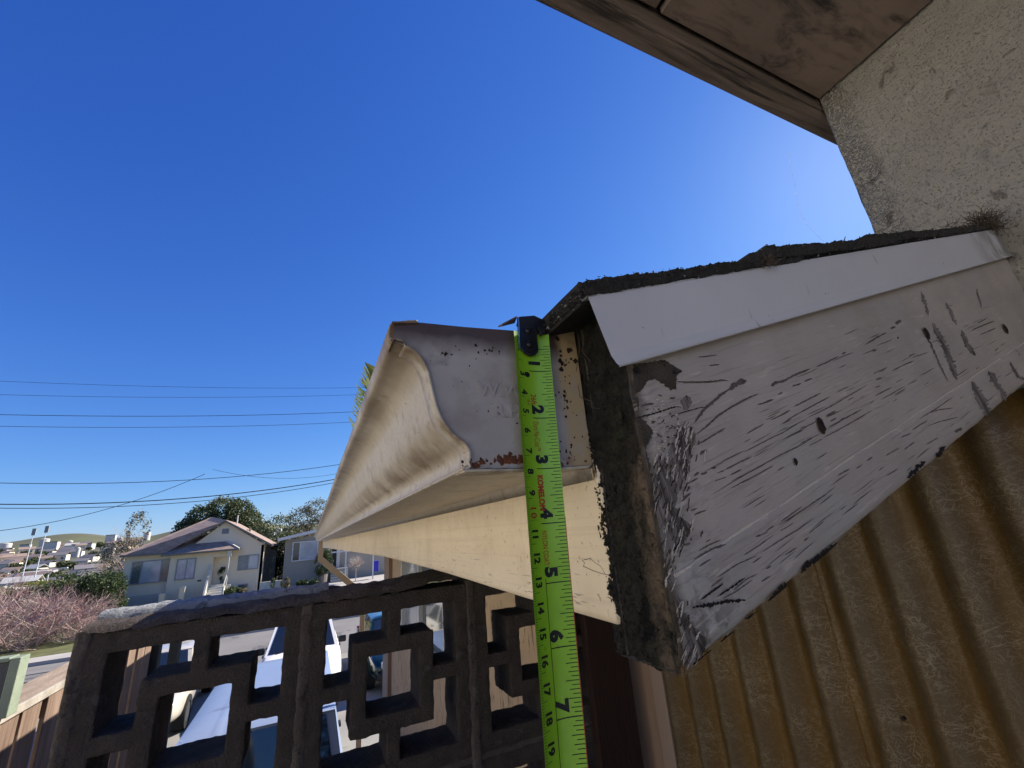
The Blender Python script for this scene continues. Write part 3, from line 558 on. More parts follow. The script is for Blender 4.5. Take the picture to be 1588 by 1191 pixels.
# bare umbrella shaped tree
c = P(551, 902, 43); t = thing('bare_tree', 'small bare umbrella shaped tree in front of the grey house porch', 'tree', (c[0], 43, c[2]))
mb = MB(); mb.tube([(0, 0, -.4), (.02, 0, .5), (0, 0, 1.15)], [.05, .04, .03], 6); part('trunk', mb, M['paletwig'], t)
mb = MB(); rn = random.Random(4)
for k in range(60):
    a = rn.uniform(0, 6.28); twigs(mb, (0, 0, 1.1+rn.uniform(0, .3)), (math.cos(a), math.sin(a), rn.uniform(.1, 1.4)), .75, .012, 2, 3, .6, -.25, rnd=rn)
part('branches', mb, M['paletwig'], t)
c = P(582, 886, 44); t = thing('wheelie_bin', 'blue wheelie bin standing by the white post at the far pavement', 'bin', (c[0]+.05, 44, c[2]))
mb = MB(); mb.slab([(-.2, -.25, 0), (.2, -.25, 0), (.2, .25, 0), (-.2, .25, 0)], (0, 0, .8)); part('body', mb, M['bin'], t, bevel=.03); part('lid', MB().box(-.23, .23, -.28, .28, .8, .88), M['bin'], t, bevel=.02); part('wheel', MB().tube([(-.22, .25, .08), (.22, .25, .08)], .08, 10), M['rubber'], t)
c = P(578, 898, 43.5); t = thing('white_post', 'thin white post beside the blue bin', 'post', (c[0], 43.5, c[2]-.3)); part('post', MB().box(-.05, .05, -.05, .05, 0, 2.3), M['frame_w'], t)
for k, (px, py) in enumerate([(466, 905), (443, 912), (488, 903), (474, 899)]): pot((P(px, py, 42.5)[0], 42.5, GZ), .35, 1.1 if k == 1 else .7, ['low round shrub under the white window', 'pale flowering plant at the left corner of the grey house', 'dark conifer bush at the grey house steps', 'small bush beside the conifer bush'][k], 900, 'leaf' if k != 1 else 'leafp')
c = P(501, 880, 45); pot((c[0], 45, GZ), .75, 2.9, 'tall dark bush beside the porch steps of the grey house', 3600)

# ================================================================== FAR TOWN
def far_house(proto=[None]):
    t = thing('small_house', 'small house', 'house', (0, 0, 0), group='houses in the valley')
    part('wall', MB().box(-5, 5, -4, 4, -3, 3), M['farwall'], t); mb = MB(); mb.slab([(-5.4, -4.5, 3), (5.4, -4.5, 3), (5.4, 0, 5.2), (-5.4, 0, 5.2)], (0, 0, -.2)); mb.slab([(-5.4, 4.5, 3), (5.4, 4.5, 3), (5.4, 0, 5.2), (-5.4, 0, 5.2)], (0, 0, -.2)); part('roof', mb, M['farroof'], t)
    for x in (-3, 0, 3): part('window', MB().box(x-.6, x+.6, -4.05, -3.98, 0, 1.4), M['glassd'], t)
    return t
rn = random.Random(11)
protos = []
for nm, rm, wm, lb in (('grey', M['farroof'], M['farwall'], 'small pale house with grey roof down in the valley town'), ('brown', M['houseroof'], M['housewall'], 'small beige house with brown roof down in the valley town'), ('white', M['tank'], M['cream2'], 'small white roofed house down in the valley town')):
    o = far_house(); o['label'] = lb; o['group'] = nm+' roofed houses in the valley'
    for ch in o.children:
        if ch.name.startswith(('wall', 'roof')): ch.data = ch.data.copy(); ch.data.materials.clear(); ch.data.materials.append(rm if ch.name.startswith('roof') else wm)
    protos.append([o, False])
for k in range(120):
    px = rn.uniform(-40, 215) if k < 102 else rn.uniform(402, 440); Y = rn.choice([210, 260, 320, 390, 470, 560, 660, 760, 880, 1000])*rn.uniform(.93, 1.07)
    X = P(px, 860, Y)[0]; z = ground_z(X, Y); s = rn.uniform(.7, 1.15)*(.8+Y/1400); pr_ = protos[rn.choice([0, 0, 0, 1, 1, 2])]
    o = pr_[0] if not pr_[1] else dup(pr_[0], (0, 0, 0)); pr_[1] = True
    o.location = (X, Y, z+1.2*s); o.rotation_euler.z = rn.uniform(-.5, .5); o.scale = (s*rn.uniform(.7, 1.3), s*.8, s*1.0)
# tanks and big sheds at the foot of the hill
def tank(px0, px1, py0, py1, Y, label, cyl=True):
    a = P(px0, py1, Y); b = P(px1, py1, Y); zt = P((px0+px1)/2, py0, Y)[2]; r_ = (b[0]-a[0])/2; cx = (a[0]+b[0])/2
    t = thing('storage_tank' if cyl else 'white_shed', label, 'tank' if cyl else 'shed', (cx, Y, a[2]-6))
    if cyl:
        part('shell', MB().tube([(0, 0, 0), (0, 0, zt-a[2]+6)], r_, 28), M['tank'], t); part('roof', MB().tube([(0, 0, zt-a[2]+6), (0, 0, zt-a[2]+7.2)], [r_, r_*.1], 28), M['tank'], t)
    else:
        part('wall', MB().box(-r_, r_, 0, r_*1.2, 0, zt-a[2]+6), M['tank'], t); part('roof', MB().box(-r_*1.03, r_*1.03, -1, r_*1.25, zt-a[2]+6, zt-a[2]+6.8), M['farroof'], t)
for i, a in enumerate([(0, 17, 843, 850, 900, 'white tank at the left edge below the hill'), (61, 76, 836, 842, 950, 'pale tall tank directly below the hilltop'), (66, 88, 841, 847, 900, 'long low white shed in front of the tank below the hilltop', False),
    (104, 112, 839, 845, 950, 'small white tank right of the long shed'), (110, 141, 844, 851, 860, 'wide white shed right of the small tank', False), (117, 124, 850, 856, 700, 'round white tank in front of the wide white shed'),
    (163, 178, 830, 836, 1000, 'white shed on the shoulder of the hill beside the bare tree', False), (180, 192, 834, 840, 960, 'low white tank beside the crown of the bare tree'), (222, 233, 826, 833, 1000, 'white tank left of the far house roof'), (262, 273, 824, 830, 1000, 'white tank touching the roof line of the pale house'),
    (428, 437, 820, 827, 700, 'white tank in the gap between the two houses'), (405, 425, 826, 832, 650, 'long white shed in the gap between the two houses', False), (455, 462, 811, 818, 800, 'white tank beside the tree behind the grey house'), (30, 45, 845, 849, 950, 'low pale shed between the tanks left of the lamp masts', False)]): tank(*a)
proto = None
for k in range(130):
    px = rn.uniform(-40, 215) if k < 118 else rn.uniform(400, 440); Y = rn.choice([230, 290, 350, 430, 520, 610, 720, 840, 980])*rn.uniform(.95, 1.05); X = P(px, 860, Y)[0]; z = ground_z(X, Y)
    if proto is None:
        proto = thing('round_tree', 'round dark tree among the valley houses', 'tree', (X, Y, z), group='trees in the valley')
        part('trunk', MB().tube([(0, 0, 0), (0, 0, 3)], .3, 6), M['bark'], proto); link('crown', leaf_mesh('crown', [(0, 0, 4, 3, 3, 2.2), (1.5, 0, 5.2, 2, 2, 1.6), (-1.6, 0, 3.6, 2, 2, 1.6)], 900, .55, 51), M['leafo'], proto); o = proto
    else: o = dup(proto, (X, Y, z), rn.uniform(0, 6))
    s = rn.uniform(.55, 1.2)*min(1.4, .6+Y/700); o.scale = (s*1.2, s, s*.8)
for k, (px, pt, pb) in enumerate([(47, 821, 862), (66, 817, 863)]):
    a = P(px-4, pb, 190); b = P(px+1.5, pt, 190); t = thing('floodlight_mast', ['left of the two tall floodlight masts in front of the hill', 'right and taller of the two floodlight masts in front of the hill'][k], 'light mast', (a[0], 190, a[2]-6))
    part('mast', MB().tube([(0, 0, 0), (0, 0, b[2]-a[2]+5)], [.17, .10], 8), M['frame_w'], t); part('lamp_rack', MB().box(-.45, .45, -.15, .15, b[2]-a[2]+4.2, b[2]-a[2]+6.2), M['frame_g'], t)
a = P(74, 895, 85); b = P(86, 882, 85); t = thing('street_lamp', 'white arched street lamp beyond the hedge', 'street lamp', (a[0], 85, a[2]-2))
zz = b[2]-a[2]+2; part('pole', MB().tube([(0, 0, 0), (0, 0, zz-.7), (.4, 0, zz-.1), (1.3, 0, zz)], [.09, .08, .07, .06], 8), M['frame_w'], t); part('lamp_head', MB().box(1.2, 1.9, -.15, .15, zz-.08, zz+.08), M['frame_w'], t, bevel=.03)

# ================================================================== CARS
def wheel(parent, x, y, r=.33):
    s = 1 if x > 0 else -1
    w = part('wheel', MB().tube([(x-.1*s, y, r), (x+.10*s, y, r)], [r*.55, r*.55], 20), M['rim'], parent)
    mb = MB(); n = 28; pr = [(-.11, .62), (-.11, .96), (-.07, 1), (.07, 1), (.11, .96), (.11, .62)]
    v = [(x+a*s, y+math.cos(2*math.pi*k/n)*b*r, r+math.sin(2*math.pi*k/n)*b*r) for k in range(n) for a, b in pr]; q = len(pr)
    mb.add(v, [(k*q+i, k*q+(i+1) % q, ((k+1) % n)*q+(i+1) % q, ((k+1) % n)*q+i) for k in range(n) for i in range(q)])
    part('tyre', mb, M['rubber'], w, smooth=False)
def car(name, label, cat, loc, rz, paint, kind='sedan'):
    # local frame: front towards -y, length L, centre at 0
    t = thing(name, label, cat, loc, rz)
    if kind == 'van': L, hw, belt, top = 4.9, .96, 1.06, 1.80; base = (-1.55, 2.32); roofy = (-.95, 2.12); hood = .98; hwt = .74
    elif kind == 'suv': L, hw, belt, top = 4.7, .93, 1.05, 1.72; base = (-1.15, 2.1); roofy = (-.35, 1.75); hood = 1.02; hwt = .66
    else: L, hw, belt, top = 4.6, .90, .92, 1.43; base = (-1.05, 1.6); roofy = (-.30, 1.05); hood = .88; hwt = .62
    f_, b_ = -L/2, L/2
    st = [(f_, .74, .34, .60), (f_+.08, .88, .28, .72), (f_+.4, .97, .24, hood-.08), (f_+.9, 1, .22, hood), (base[0], 1, .22, belt), (0, 1, .22, belt), (base[1]-.4, 1, .22, belt), (b_-.3, .98, .24, belt-.02), (b_-.06, .92, .28, belt-.08), (b_, .84, .36, belt-.28)]
    mb = MB(); q = None; vv = []
    for y, w, zb, zt in st:
        w *= hw; cs = [(-w*.86, zb), (-w*.98, zb+.14), (-w, zb+(zt-zb)*.55), (-w*.97, zt-.07), (-w*.90, zt), (-w*.5, zt+.03), (0, zt+.04), (w*.5, zt+.03), (w*.90, zt), (w*.97, zt-.07), (w, zb+(zt-zb)*.55), (w*.98, zb+.14), (w*.86, zb)]
        q = len(cs); vv += [(x, y, z) for x, z in cs]
    fs = [(i*q+j, i*q+(j+1) % q, (i+1)*q+(j+1) % q, (i+1)*q+j) for i in range(len(st)-1) for j in range(q)]; fs += [tuple(range(q)), tuple((len(st)-1)*q+j for j in range(q))]
    mb.add(vv, fs); b = part('body', mb, paint, t, smooth=True)
    md = b.modifiers.new('s', 'SUBSURF'); md.levels = md.render_levels = 1
    # greenhouse
    zb, zt = belt-.02, top-.04; wb = hw*.90
    part('cabin', MB().add([(-wb, base[0], zb), (wb, base[0], zb), (wb, base[1], zb), (-wb, base[1], zb), (-hwt, roofy[0], zt), (hwt, roofy[0], zt), (hwt, roofy[1], zt), (-hwt, roofy[1], zt)],
        [(0,1,5,4),(1,2,6,5),(2,3,7,6),(3,0,4,7),(4,5,6,7),(0,3,2,1)]), paint, t)
    def rf(u, v):
        x = -hwt-.02+(2*hwt+.04)*v; y = roofy[0]-.03+(roofy[1]-roofy[0]+.08)*u; e = 1-abs(2*v-1)**6; f2 = 1-abs(2*u-1)**10; rib = .008 if (kind == 'van' and abs(abs(2*v-1)-.55) < .05) else 0
        return (x, y, zt+.05*e*f2-.005+rib)
    r_ = part('roof', MB().grid(rf, 16, 40), paint, t, smooth=True)
    def quad(name, a, b2, c, d, m, off, ins=.06):
        pts = [Vector(p) for p in (a, b2, c, d)]; ce = sum(pts, Vector())/4; nrm = (pts[1]-pts[0]).cross(pts[3]-pts[0]).normalized()
        if nrm.dot(ce-Vector((0, .5, belt))) < 0: nrm = -nrm
        pts = [p+(ce-p).normalized()*ins+nrm*off for p in pts]; return part(name, MB().slab(pts, nrm*-.02), m, t)
    quad('windshield', (-wb, base[0], zb), (wb, base[0], zb), (hwt, roofy[0], zt), (-hwt, roofy[0], zt), M['glassd'], .008, .09)
    quad('rear_window', (-wb, base[1], zb), (wb, base[1], zb), (hwt, roofy[1], zt), (-hwt, roofy[1], zt), M['glassd'], .008, .10)
    for s in (-1, 1):
        n = 3 if kind != 'sedan' else 2
        for k in range(n):
            y0 = base[0]+(base[1]-base[0])*k/n; y1 = base[0]+(base[1]-base[0])*(k+1)/n; t0 = roofy[0]+(roofy[1]-roofy[0])*k/n; t1 = roofy[0]+(roofy[1]-roofy[0])*(k+1)/n
            quad('side_window', (s*wb, y0, zb), (s*wb, y1, zb), (s*hwt, t1, zt), (s*hwt, t0, zt), M['glassd'], .006, .07)
        for y in (f_+.85, b_-.95): wheel(t, s*(hw-.10), y)
        part('headlight', MB().box(s*hw*.55-.13, s*hw*.55+.13, f_+.0, f_+.10, .58, .72), M['lamp'], t, bevel=.03); part('tail_lamp', MB().box(s*hw*.80-.09, s*hw*.80+.09, b_-.12, b_+.01, .72, belt-.05), M['redlamp'], t, bevel=.02)
        part('mirror', MB().box(s*(hw+.02)-.09, s*(hw+.02)+.10, base[0]+.18, base[0]+.28, belt, belt+.15), M['blackplastic'], t, bevel=.03)
        for y in ((base[0]+.55), (base[0]+1.55)): part('door_handle', MB().box(s*hw*.985-.012, s*hw*.985+.018, y, y+.16, belt-.14, belt-.10), M['blackplastic'], t)
    part('bumper', MB().box(-hw*.80, hw*.80, f_-.05, f_+.1, .34, .52), M['blackplastic'] if kind != 'van' else paint, t, bevel=.04)
    part('bumper', MB().box(-hw*.84, hw*.84, b_-.1, b_+.06, .36, .58), M['blackplastic'] if kind != 'van' else paint, t, bevel=.04)
    gq = part('grille', MB().box(-.36, .36, f_-.01, f_+.05, .56, .70), M['blackplastic'], t)
    for k in range(3): part('chrome_bar', MB().box(-.36, .36, f_-.02, f_-.011, .58+k*.045, .59+k*.045), M['chrome'], gq)
    part('number_plate', MB().box(-.16, .16, f_-.062, f_-.05, .40, .50), M['frame_w'], t)
    part('wiper', MB().bar((-.6, base[0]-.01, zb+.03), (-.05, base[0]+.05, zb+.10), .015, .015), M['blackplastic'], t)
    return t
car('van', 'white van with blue shade tint in its paint, seen from behind and above, nearest vehicle below the breeze block wall', 'van', (-.38, 8.45, GZ), math.pi, M['carshadetint'], 'van')
car('parked_car', 'white car with dark windscreen parked ahead of the white van', 'car', (-.05, 14.7, GZ), 0, M['carwhite'], 'suv')
car('parked_car', 'dark green car beside the beige house wall', 'car', (2.35, 14.6, GZ), 0, M['cargreen'], 'sedan')
car('parked_car', 'beige car parked left of the white van', 'car', (-3.15, 14.6, GZ), 0, M['carbeige'], 'sedan')

# ================================================================== POWER LINES
WR = [((0, 591), (565, 601), 26, .008), ((0, 612), (555, 612), 26, .008), ((0, 643), (540, 639), 26, .013), ((0, 661), (535, 655), 26, .010), ((0, 749), (522, 721), 26, .014), ((330, 728), (520, 735), 27, .008), ((0, 782), (510, 745), 25, .020), ((0, 788), (500, 752), 25, .014), ((0, 823), (318, 735), 24, .011)]
lab = ['topmost of the thin power lines crossing the sky', 'second thin power line from the top', 'third and darker power line from the top', 'fourth power line from the top, just under the darker one', 'power line alone in the middle, rising to the right', 'short faint power line joining near the gutter', 'thick lowest cable sloping over the houses', 'thinner cable directly under the thick sloping cable', 'steep service wire rising from lower left to the middle cable']
for i, (a, b, Y, r_) in enumerate(WR):
    p = Vector(P(*a, Y)); q = Vector(P(*b, Y)); d = q-p
    t0, t1 = (-1.2, 1.5) if i not in (5, 8) else ((0, 3) if i == 5 else (-2.2, 1.0))
    mb = MB(); mb.tube([p+d*(t0+(t1-t0)*k/40) + Vector((0, 0, -(.35 if i > 3 else .15)*(1-(2*((t0+(t1-t0)*k/40))-1)**2)*1.0)) for k in range(41)], r_, 6)
    tag(part('power_line', mb, M['wire']), lab[i], 'power line', 'power lines over the street')

# ================================================================== OUR HOUSE: lower eave
XF = .1331; YR = .1491; SL = .312
def zr(X, z0): return z0 + SL*(X-XF)
E0 = thing('lower_roof', 'shingle roof end with peeling barge board, white flashing and cream fascia', 'roof', (XF, YR, -.06))
# fascia board (behind the gutter), chipped near end
ee = [(.1062, .197), (.088, .1935), (.0735, .196), (.0533, .1925), (.038, .189), (.0204, .1855), (.0013, .185), (-.0227, .1865), (-.0397, .1872), (-.056, .187)]
ez = [e[0] for e in ee][::-1]; ey = [e[1] for e in ee][::-1]
ylist = [0, .004, .01, .02, .035, .06, .1, .15, .22, .3, .42, .55, .75, 1, 1.5, 2, 2.8, 3.6, 4.6, 5.6, 6.5]
def fbot(Y): return float(np.interp(Y, [.18, .276, .475, .895, 3, 5.5, 6.7], [-.0475, -.0465, -.0418, -.0370, -.047, -.062, -.068]))
def ftop(Y): return .10 - .0023*Y
mb = MB(); nz_ = 46; v = []
for i, dy in enumerate(ylist):
    for j in range(nz_+1):
        zt = ftop(dy+.19); zb = fbot(dy+.19); z = zb+(zt-zb)*j/nz_
        y0 = float(np.interp(z, ez, ey)) + .0012*noise.noise(Vector((z*400, 3, 0))) + .0006*noise.noise(Vector((z*1500, 3, 0)))
        v.append((XF + .0007*noise.noise(Vector((0, dy*8, z*30))) + .002*math.sin(dy*1.3), y0+dy, z))
q = nz_+1
mb.add(v, [(i*q+j, (i+1)*q+j, (i+1)*q+j+1, i*q+j+1) for i in range(len(ylist)-1) for j in range(nz_)])
fo = part('fascia_board', mb, M['fascia'], E0, world=True, smooth=True); sm_ = fo.modifiers.new('s', 'SOLIDIFY'); sm_.thickness = .018; sm_.offset = 0
for v_ in fo.data.vertices: v_.co.x += .009
# paint cracks on the fascia: thin curled flakes
def px_on(lst, Xp): return [onX(x, y, Xp) for x, y in lst]
for pts in ([(903, 868), (907, 873), (905, 878), (918, 884), (932, 889), (950, 893)], [(906, 868), (916, 866), (924, 873), (932, 878), (940, 892)], [(944, 926), (950, 930), (955, 938), (957, 950)]):
    part('paint_crack', MB().tube([(p[0]-.0001, p[1], p[2]) for p in px_on(pts, XF+.0002)], .00022, 4), M['hole'], E0, world=True)
# barge (rake) board
mb = MB(); xl = np.linspace(XF, .80, 150); rows = [(-.0591, 0), (-.057, -.0016), (-.045, -.0018), (-.0290, -.0016), (-.0268, -.0012), (-.0255, .0), (-.01, 0), (.02, 0), (.05, 0), (.08, 0), (.107, 0)]
rows = [(a, b) for a, b in rows]; zz0 = [r[0] for r in rows]; dd0 = [r[1] for r in rows]; zf = sorted(set(list(np.round(np.linspace(-.0591, .107, 64), 5)) + zz0)); v = []
for X in xl:
    for z0 in zf:
        d = float(np.interp(z0, zz0, dd0)); n_ = noise.noise(Vector((X*14, 0, z0*160)))*.00035 + noise.noise(Vector((X*40, 5, z0*60)))*.0004
        edge = (.0022*noise.noise(Vector((X*45, 9, 1))) + .001*noise.noise(Vector((X*160, 9, 1)))) if z0 <= -.0590 else 0
        r2 = .003*max(0, 1-(z0+.0591)/.004) + .002*max(0, 1-(X-XF)/.006)
        v.append((X + (.0009*noise.noise(Vector((3, z0*120, 0))) if X == xl[0] else 0), YR - d*0 + d + n_ + r2, zr(X, z0)+edge))
q = len(zf); mb.add(v, [(i*q+j, (i+1)*q+j, (i+1)*q+j+1, i*q+j+1) for i in range(len(xl)-1) for j in range(q-1)])
rk = part('barge_board', mb, M['rake'], E0, world=True, smooth=True)
mb = MB(); n_ = len(xl)
bott = [tuple(v[i*q]) for i in range(n_)]
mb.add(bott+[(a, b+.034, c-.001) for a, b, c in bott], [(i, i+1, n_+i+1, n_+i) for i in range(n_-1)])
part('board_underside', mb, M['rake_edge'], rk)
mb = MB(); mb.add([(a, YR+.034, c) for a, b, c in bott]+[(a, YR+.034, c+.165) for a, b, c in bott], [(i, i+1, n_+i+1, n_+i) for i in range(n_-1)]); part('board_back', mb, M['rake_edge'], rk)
# rotten end grain
def rotf(u, v_):
    z = -.0600 + (.168)*v_; yr = float(np.interp(z, ez, ey)) if z > -.056 else .186
    y = YR+.0015 + (yr+.006-YR)*u; e = math.sin(math.pi*min(1, max(0, u)))
    d = .0022*noise.fractal(Vector((y*110, z*80, 1)), 1, 2, 5) + .0014*abs(noise.noise(Vector((y*420, z*260, 2)))) + .001*noise.noise(Vector((y*900, z*700, 2)))
    z2 = z - (.0035*u*(1-v_)**30*0)
    if v_ < .04: z2 -= .0025*abs(noise.noise(Vector((y*150, 0, 0))))
    return (XF + .0012 - d*min(1, e*3) + (.004 if u > .97 else 0) + max(0, v_-.92)*.03, y, z2)
ro = part('rotten_end', MB().grid(rotf, 70, 300), M['rot'], rk, smooth=True, label='black rotten end grain of the board')
for px, py, a, b in ((1273, 660, .0040, .0052), (1437, 517, .0044, .0056), (1233, 716, .0014, .0022), (1559, 510, .0050, .0056), (1577, 548, .0056, .0040)):
    c = onY(px, py, YR-.0008); mb = MB(); nn = 16
    ring = [(c[0]+a*.8*(1+.55*noise.noise(Vector((k*.9, px, 0))))*math.cos(k*2*math.pi/nn), YR-.0011, c[2]+b*(1+.5*noise.noise(Vector((k, px, 4))))*math.sin(k*2*math.pi/nn)) for k in range(nn)]
    mb.add(ring+[(c[0]+(x-c[0])*.55, YR-.0018, c[2]+(z-c[2])*.55) for x, y, z in ring]+[(c[0], YR-.0009, c[2])], [(k, (k+1) % nn, nn+(k+1) % nn, nn+k) for k in range(nn)]+[(nn+k, nn+(k+1) % nn, 2*nn) for k in range(nn)])
    part('nail_hole', mb, M['hole'], rk, smooth=True)
def rake_y(X, z):
    z0 = z-SL*(X-XF); d = float(np.interp(z0, zz0, dd0))
    return YR + d + noise.noise(Vector((X*14, 0, z0*160)))*.00035 + noise.noise(Vector((X*40, 5, z0*60)))*.0004
def stroke(mb, pts, w, jag=.35, off=.00028, step=2.2):
    # a gap in the paint along a line of the photograph's board, w = widest width in the same pixels
    P2 = [np.array(p, float) for p in pts]; L_ = [0]
    for a, b in zip(P2, P2[1:]): L_.append(L_[-1]+np.linalg.norm(b-a))
    n = max(4, int(L_[-1]/step)); xs_ = np.interp(np.linspace(0, L_[-1], n+1), L_, [p[0] for p in P2]); ys_ = np.interp(np.linspace(0, L_[-1], n+1), L_, [p[1] for p in P2]); vv = []
    sd_ = random.uniform(0, 99)
    for i in range(n+1):
        j0, j1 = max(0, i-1), min(n, i+1); d = np.array([xs_[j1]-xs_[j0], ys_[j1]-ys_[j0]]); d /= np.linalg.norm(d)+1e-9; nn = np.array([-d[1], d[0]]); t = i/n
        env = min(1, t*5, (1-t)*5)**.6
        for sgn in (1, -1):
            ww = w*.5*env*(1+jag*2*noise.noise(Vector((i*.55, sd_, sgn*3)))) ; q_ = onY(xs_[i]+nn[0]*sgn*ww, ys_[i]+nn[1]*sgn*ww, YR); qz = max(q_[2], zr(q_[0], -.0583)); vv.append((q_[0], rake_y(q_[0], qz)-off, qz))
    mb.add(vv, [(2*i, 2*i+1, 2*i+3, 2*i+2) for i in range(n)])
def sc_(o, k, l): return [(o[0]+x/k, o[1]+y/k) for x, y in l]
mbc = MB()
A_ = ((980, 540), 5.671); B_ = ((1010, 720), 5.671); D_ = ((1240, 480), 4.563)
TR = [(A_, 16, [(380,290),(460,300),(560,300),(660,298),(740,290),(800,280),(855,290)]), (A_, 24, [(540,665),(590,590),(640,530),(690,490),(780,410),(870,350)]), (A_, 40, [(850,370),(900,325),(960,295),(1010,288)]),
 (A_, 16, [(560,760),(640,700),(760,590),(860,525),(950,475),(1040,430),(1120,398)]), (A_, 13, [(575,850),(640,810),(720,760),(820,700)]), (A_, 24, [(595,940),(620,915),(660,893)]), (A_, 18, [(1215,330),(1260,305),(1330,290),(1420,240),(1570,180)]), (A_, 26, [(1215,335),(1250,310),(1275,302)]),
 (A_, 14, [(1100,498),(1150,485),(1240,450)]), (A_, 12, [(1405,335),(1490,310)]), (A_, 13, [(1510,295),(1580,265)]), (A_, 9, [(1210,635),(1290,600),(1390,540)]), (A_, 10, [(1000,755),(1080,710),(1165,662)]), (A_, 11, [(1420,515),(1500,475),(1588,430)]), (A_, 8, [(1320,662),(1450,580),(1588,510)]),
 (A_, 8, [(975,915),(1050,880),(1200,800),(1330,740),(1450,670)]), (A_, 10, [(830,1065),(930,1010),(1060,950)]), (A_, 9, [(870,1168),(960,1130),(1140,1030),(1300,940),(1450,870),(1588,790)]), (A_, 8, [(960,1190),(1100,1110),(1240,1035)]),
 (A_, 8, [(230,180),(320,200),(430,208)]), (A_, 9, [(570,80),(650,75),(750,60)]), (A_, 9, [(670,155),(720,150),(770,145)]), (A_, 18, [(60,515),(130,495),(190,488)]), (A_, 14, [(1275,410),(1320,390)]),
 (B_, 9, [(1100,510),(1200,440),(1300,370)]), (B_, 8, [(1100,590),(1220,515)]), (B_, 10, [(970,590),(1050,540)]), (B_, 9, [(945,770),(1090,675),(1250,580),(1400,470)]), (B_, 9, [(780,800),(970,680)]), (B_, 9, [(530,1000),(720,880),(900,800)]), (B_, 11, [(490,1080),(600,990)]), (B_, 12, [(530,1095),(600,1040)]),
 (B_, 10, [(680,1110),(800,1010),(900,960)]), (B_, 12, [(930,1030),(1010,980)]), (B_, 12, [(975,920),(1020,890)]), (B_, 9, [(1140,800),(1250,730)]), (B_, 16, [(1310,675),(1355,640)]), (B_, 8, [(1350,610),(1490,500)]), (B_, 12, [(410,765),(500,710),(610,662)]), (B_, 18, [(370,840),(430,800),(540,740),(640,700)]), (B_, 13, [(390,900),(500,830)]),
 (B_, 12, [(340,410),(405,385)]), (B_, 14, [(370,450),(430,420),(480,408)]), (B_, 18, [(280,715),(345,690)]), (B_, 10, [(470,685),(520,660)]), (B_, 9, [(585,1180),(700,1120),(860,1010)]), (B_, 9, [(700,150),(870,65),(1000,0)]), (B_, 8, [(690,215),(910,100),(1070,10)]), (B_, 12, [(690,95),(790,45)]), (B_, 9, [(570,80),(640,55)]),
 (B_, 9, [(660,45),(740,0)]), (B_, 8, [(550,150),(660,110)]), (B_, 14, [(525,40),(570,25)]), (B_, 9, [(1100,55),(1170,20)]), (B_, 16, [(365,105),(415,70)]), (B_, 16, [(430,90),(490,70)]), (B_, 12, [(290,185),(410,120)]), (B_, 20, [(260,330),(300,285),(350,250)]), (B_, 9, [(1080,540),(1260,430),(1500,270),(1588,200)]), (B_, 8, [(900,640),(1000,590)]), (B_, 14, [(885,640),(930,620)]),
 (D_, 9, [(-40,460),(70,420)]), (D_, 9, [(110,408),(200,370),(280,328)]), (D_, 9, [(298,317),(328,300)]), (D_, 10, [(460,250),(540,200),(615,162)]), (D_, 14, [(636,138),(676,122)]), (D_, 20, [(672,103),(716,78)]), (D_, 8, [(0,665),(150,590)]), (D_, 8, [(0,730),(215,615)]), (D_, 7, [(45,770),(210,690),(480,530)]), (D_, 7, [(20,840),(120,790)]), (D_, 8, [(180,755),(250,715)]),
 (D_, 11, [(212,792),(257,768)]), (D_, 8, [(200,840),(320,770),(440,705)]), (D_, 7, [(0,950),(140,880)]), (D_, 7, [(160,910),(250,865),(520,710)]), (D_, 7, [(520,455),(620,408)]), (D_, 7, [(645,438),(740,390),(815,360)]), (D_, 7, [(530,612),(650,550)]), (D_, 7, [(530,555),(570,540)]), (D_, 7, [(530,500),(575,480)]), (D_, 7, [(768,332),(815,312)]), (D_, 5, [(570,640),(750,540)]), (D_, 6, [(55,970),(160,915)]),
 (D_, 8, [(770,858),(880,790)]), (D_, 7, [(690,912),(765,878)]), (D_, 6, [(880,830),(960,800),(1100,765)]), (D_, 6, [(880,740),(960,715),(1070,700)]), (D_, 6, [(820,780),(940,710),(1070,620)]), (D_, 6, [(870,960),(960,910)]), (D_, 7, [(710,1000),(790,940)]), (D_, 6, [(580,1040),(680,980)]), (D_, 8, [(450,1075),(495,1045)]), (D_, 9, [(240,1180),(330,1130)]), (D_, 7, [(370,1130),(420,1100)]), (D_, 6, [(590,1180),(670,1130)]),
 (D_, 12, [(505,292),(540,288)]), (D_, 12, [(685,203),(700,200)]), (D_, 20, [(1070,870),(1125,845)]), (D_, 8, [(1210,150),(1300,110),(1380,80)]), (D_, 6, [(1270,180),(1390,130)]), (D_, 6, [(1250,100),(1330,60)])]
for (o, k), w, l in TR: stroke(mbc, sc_(o, k, l), w/k*1.05, .4)
rs = random.Random(17)
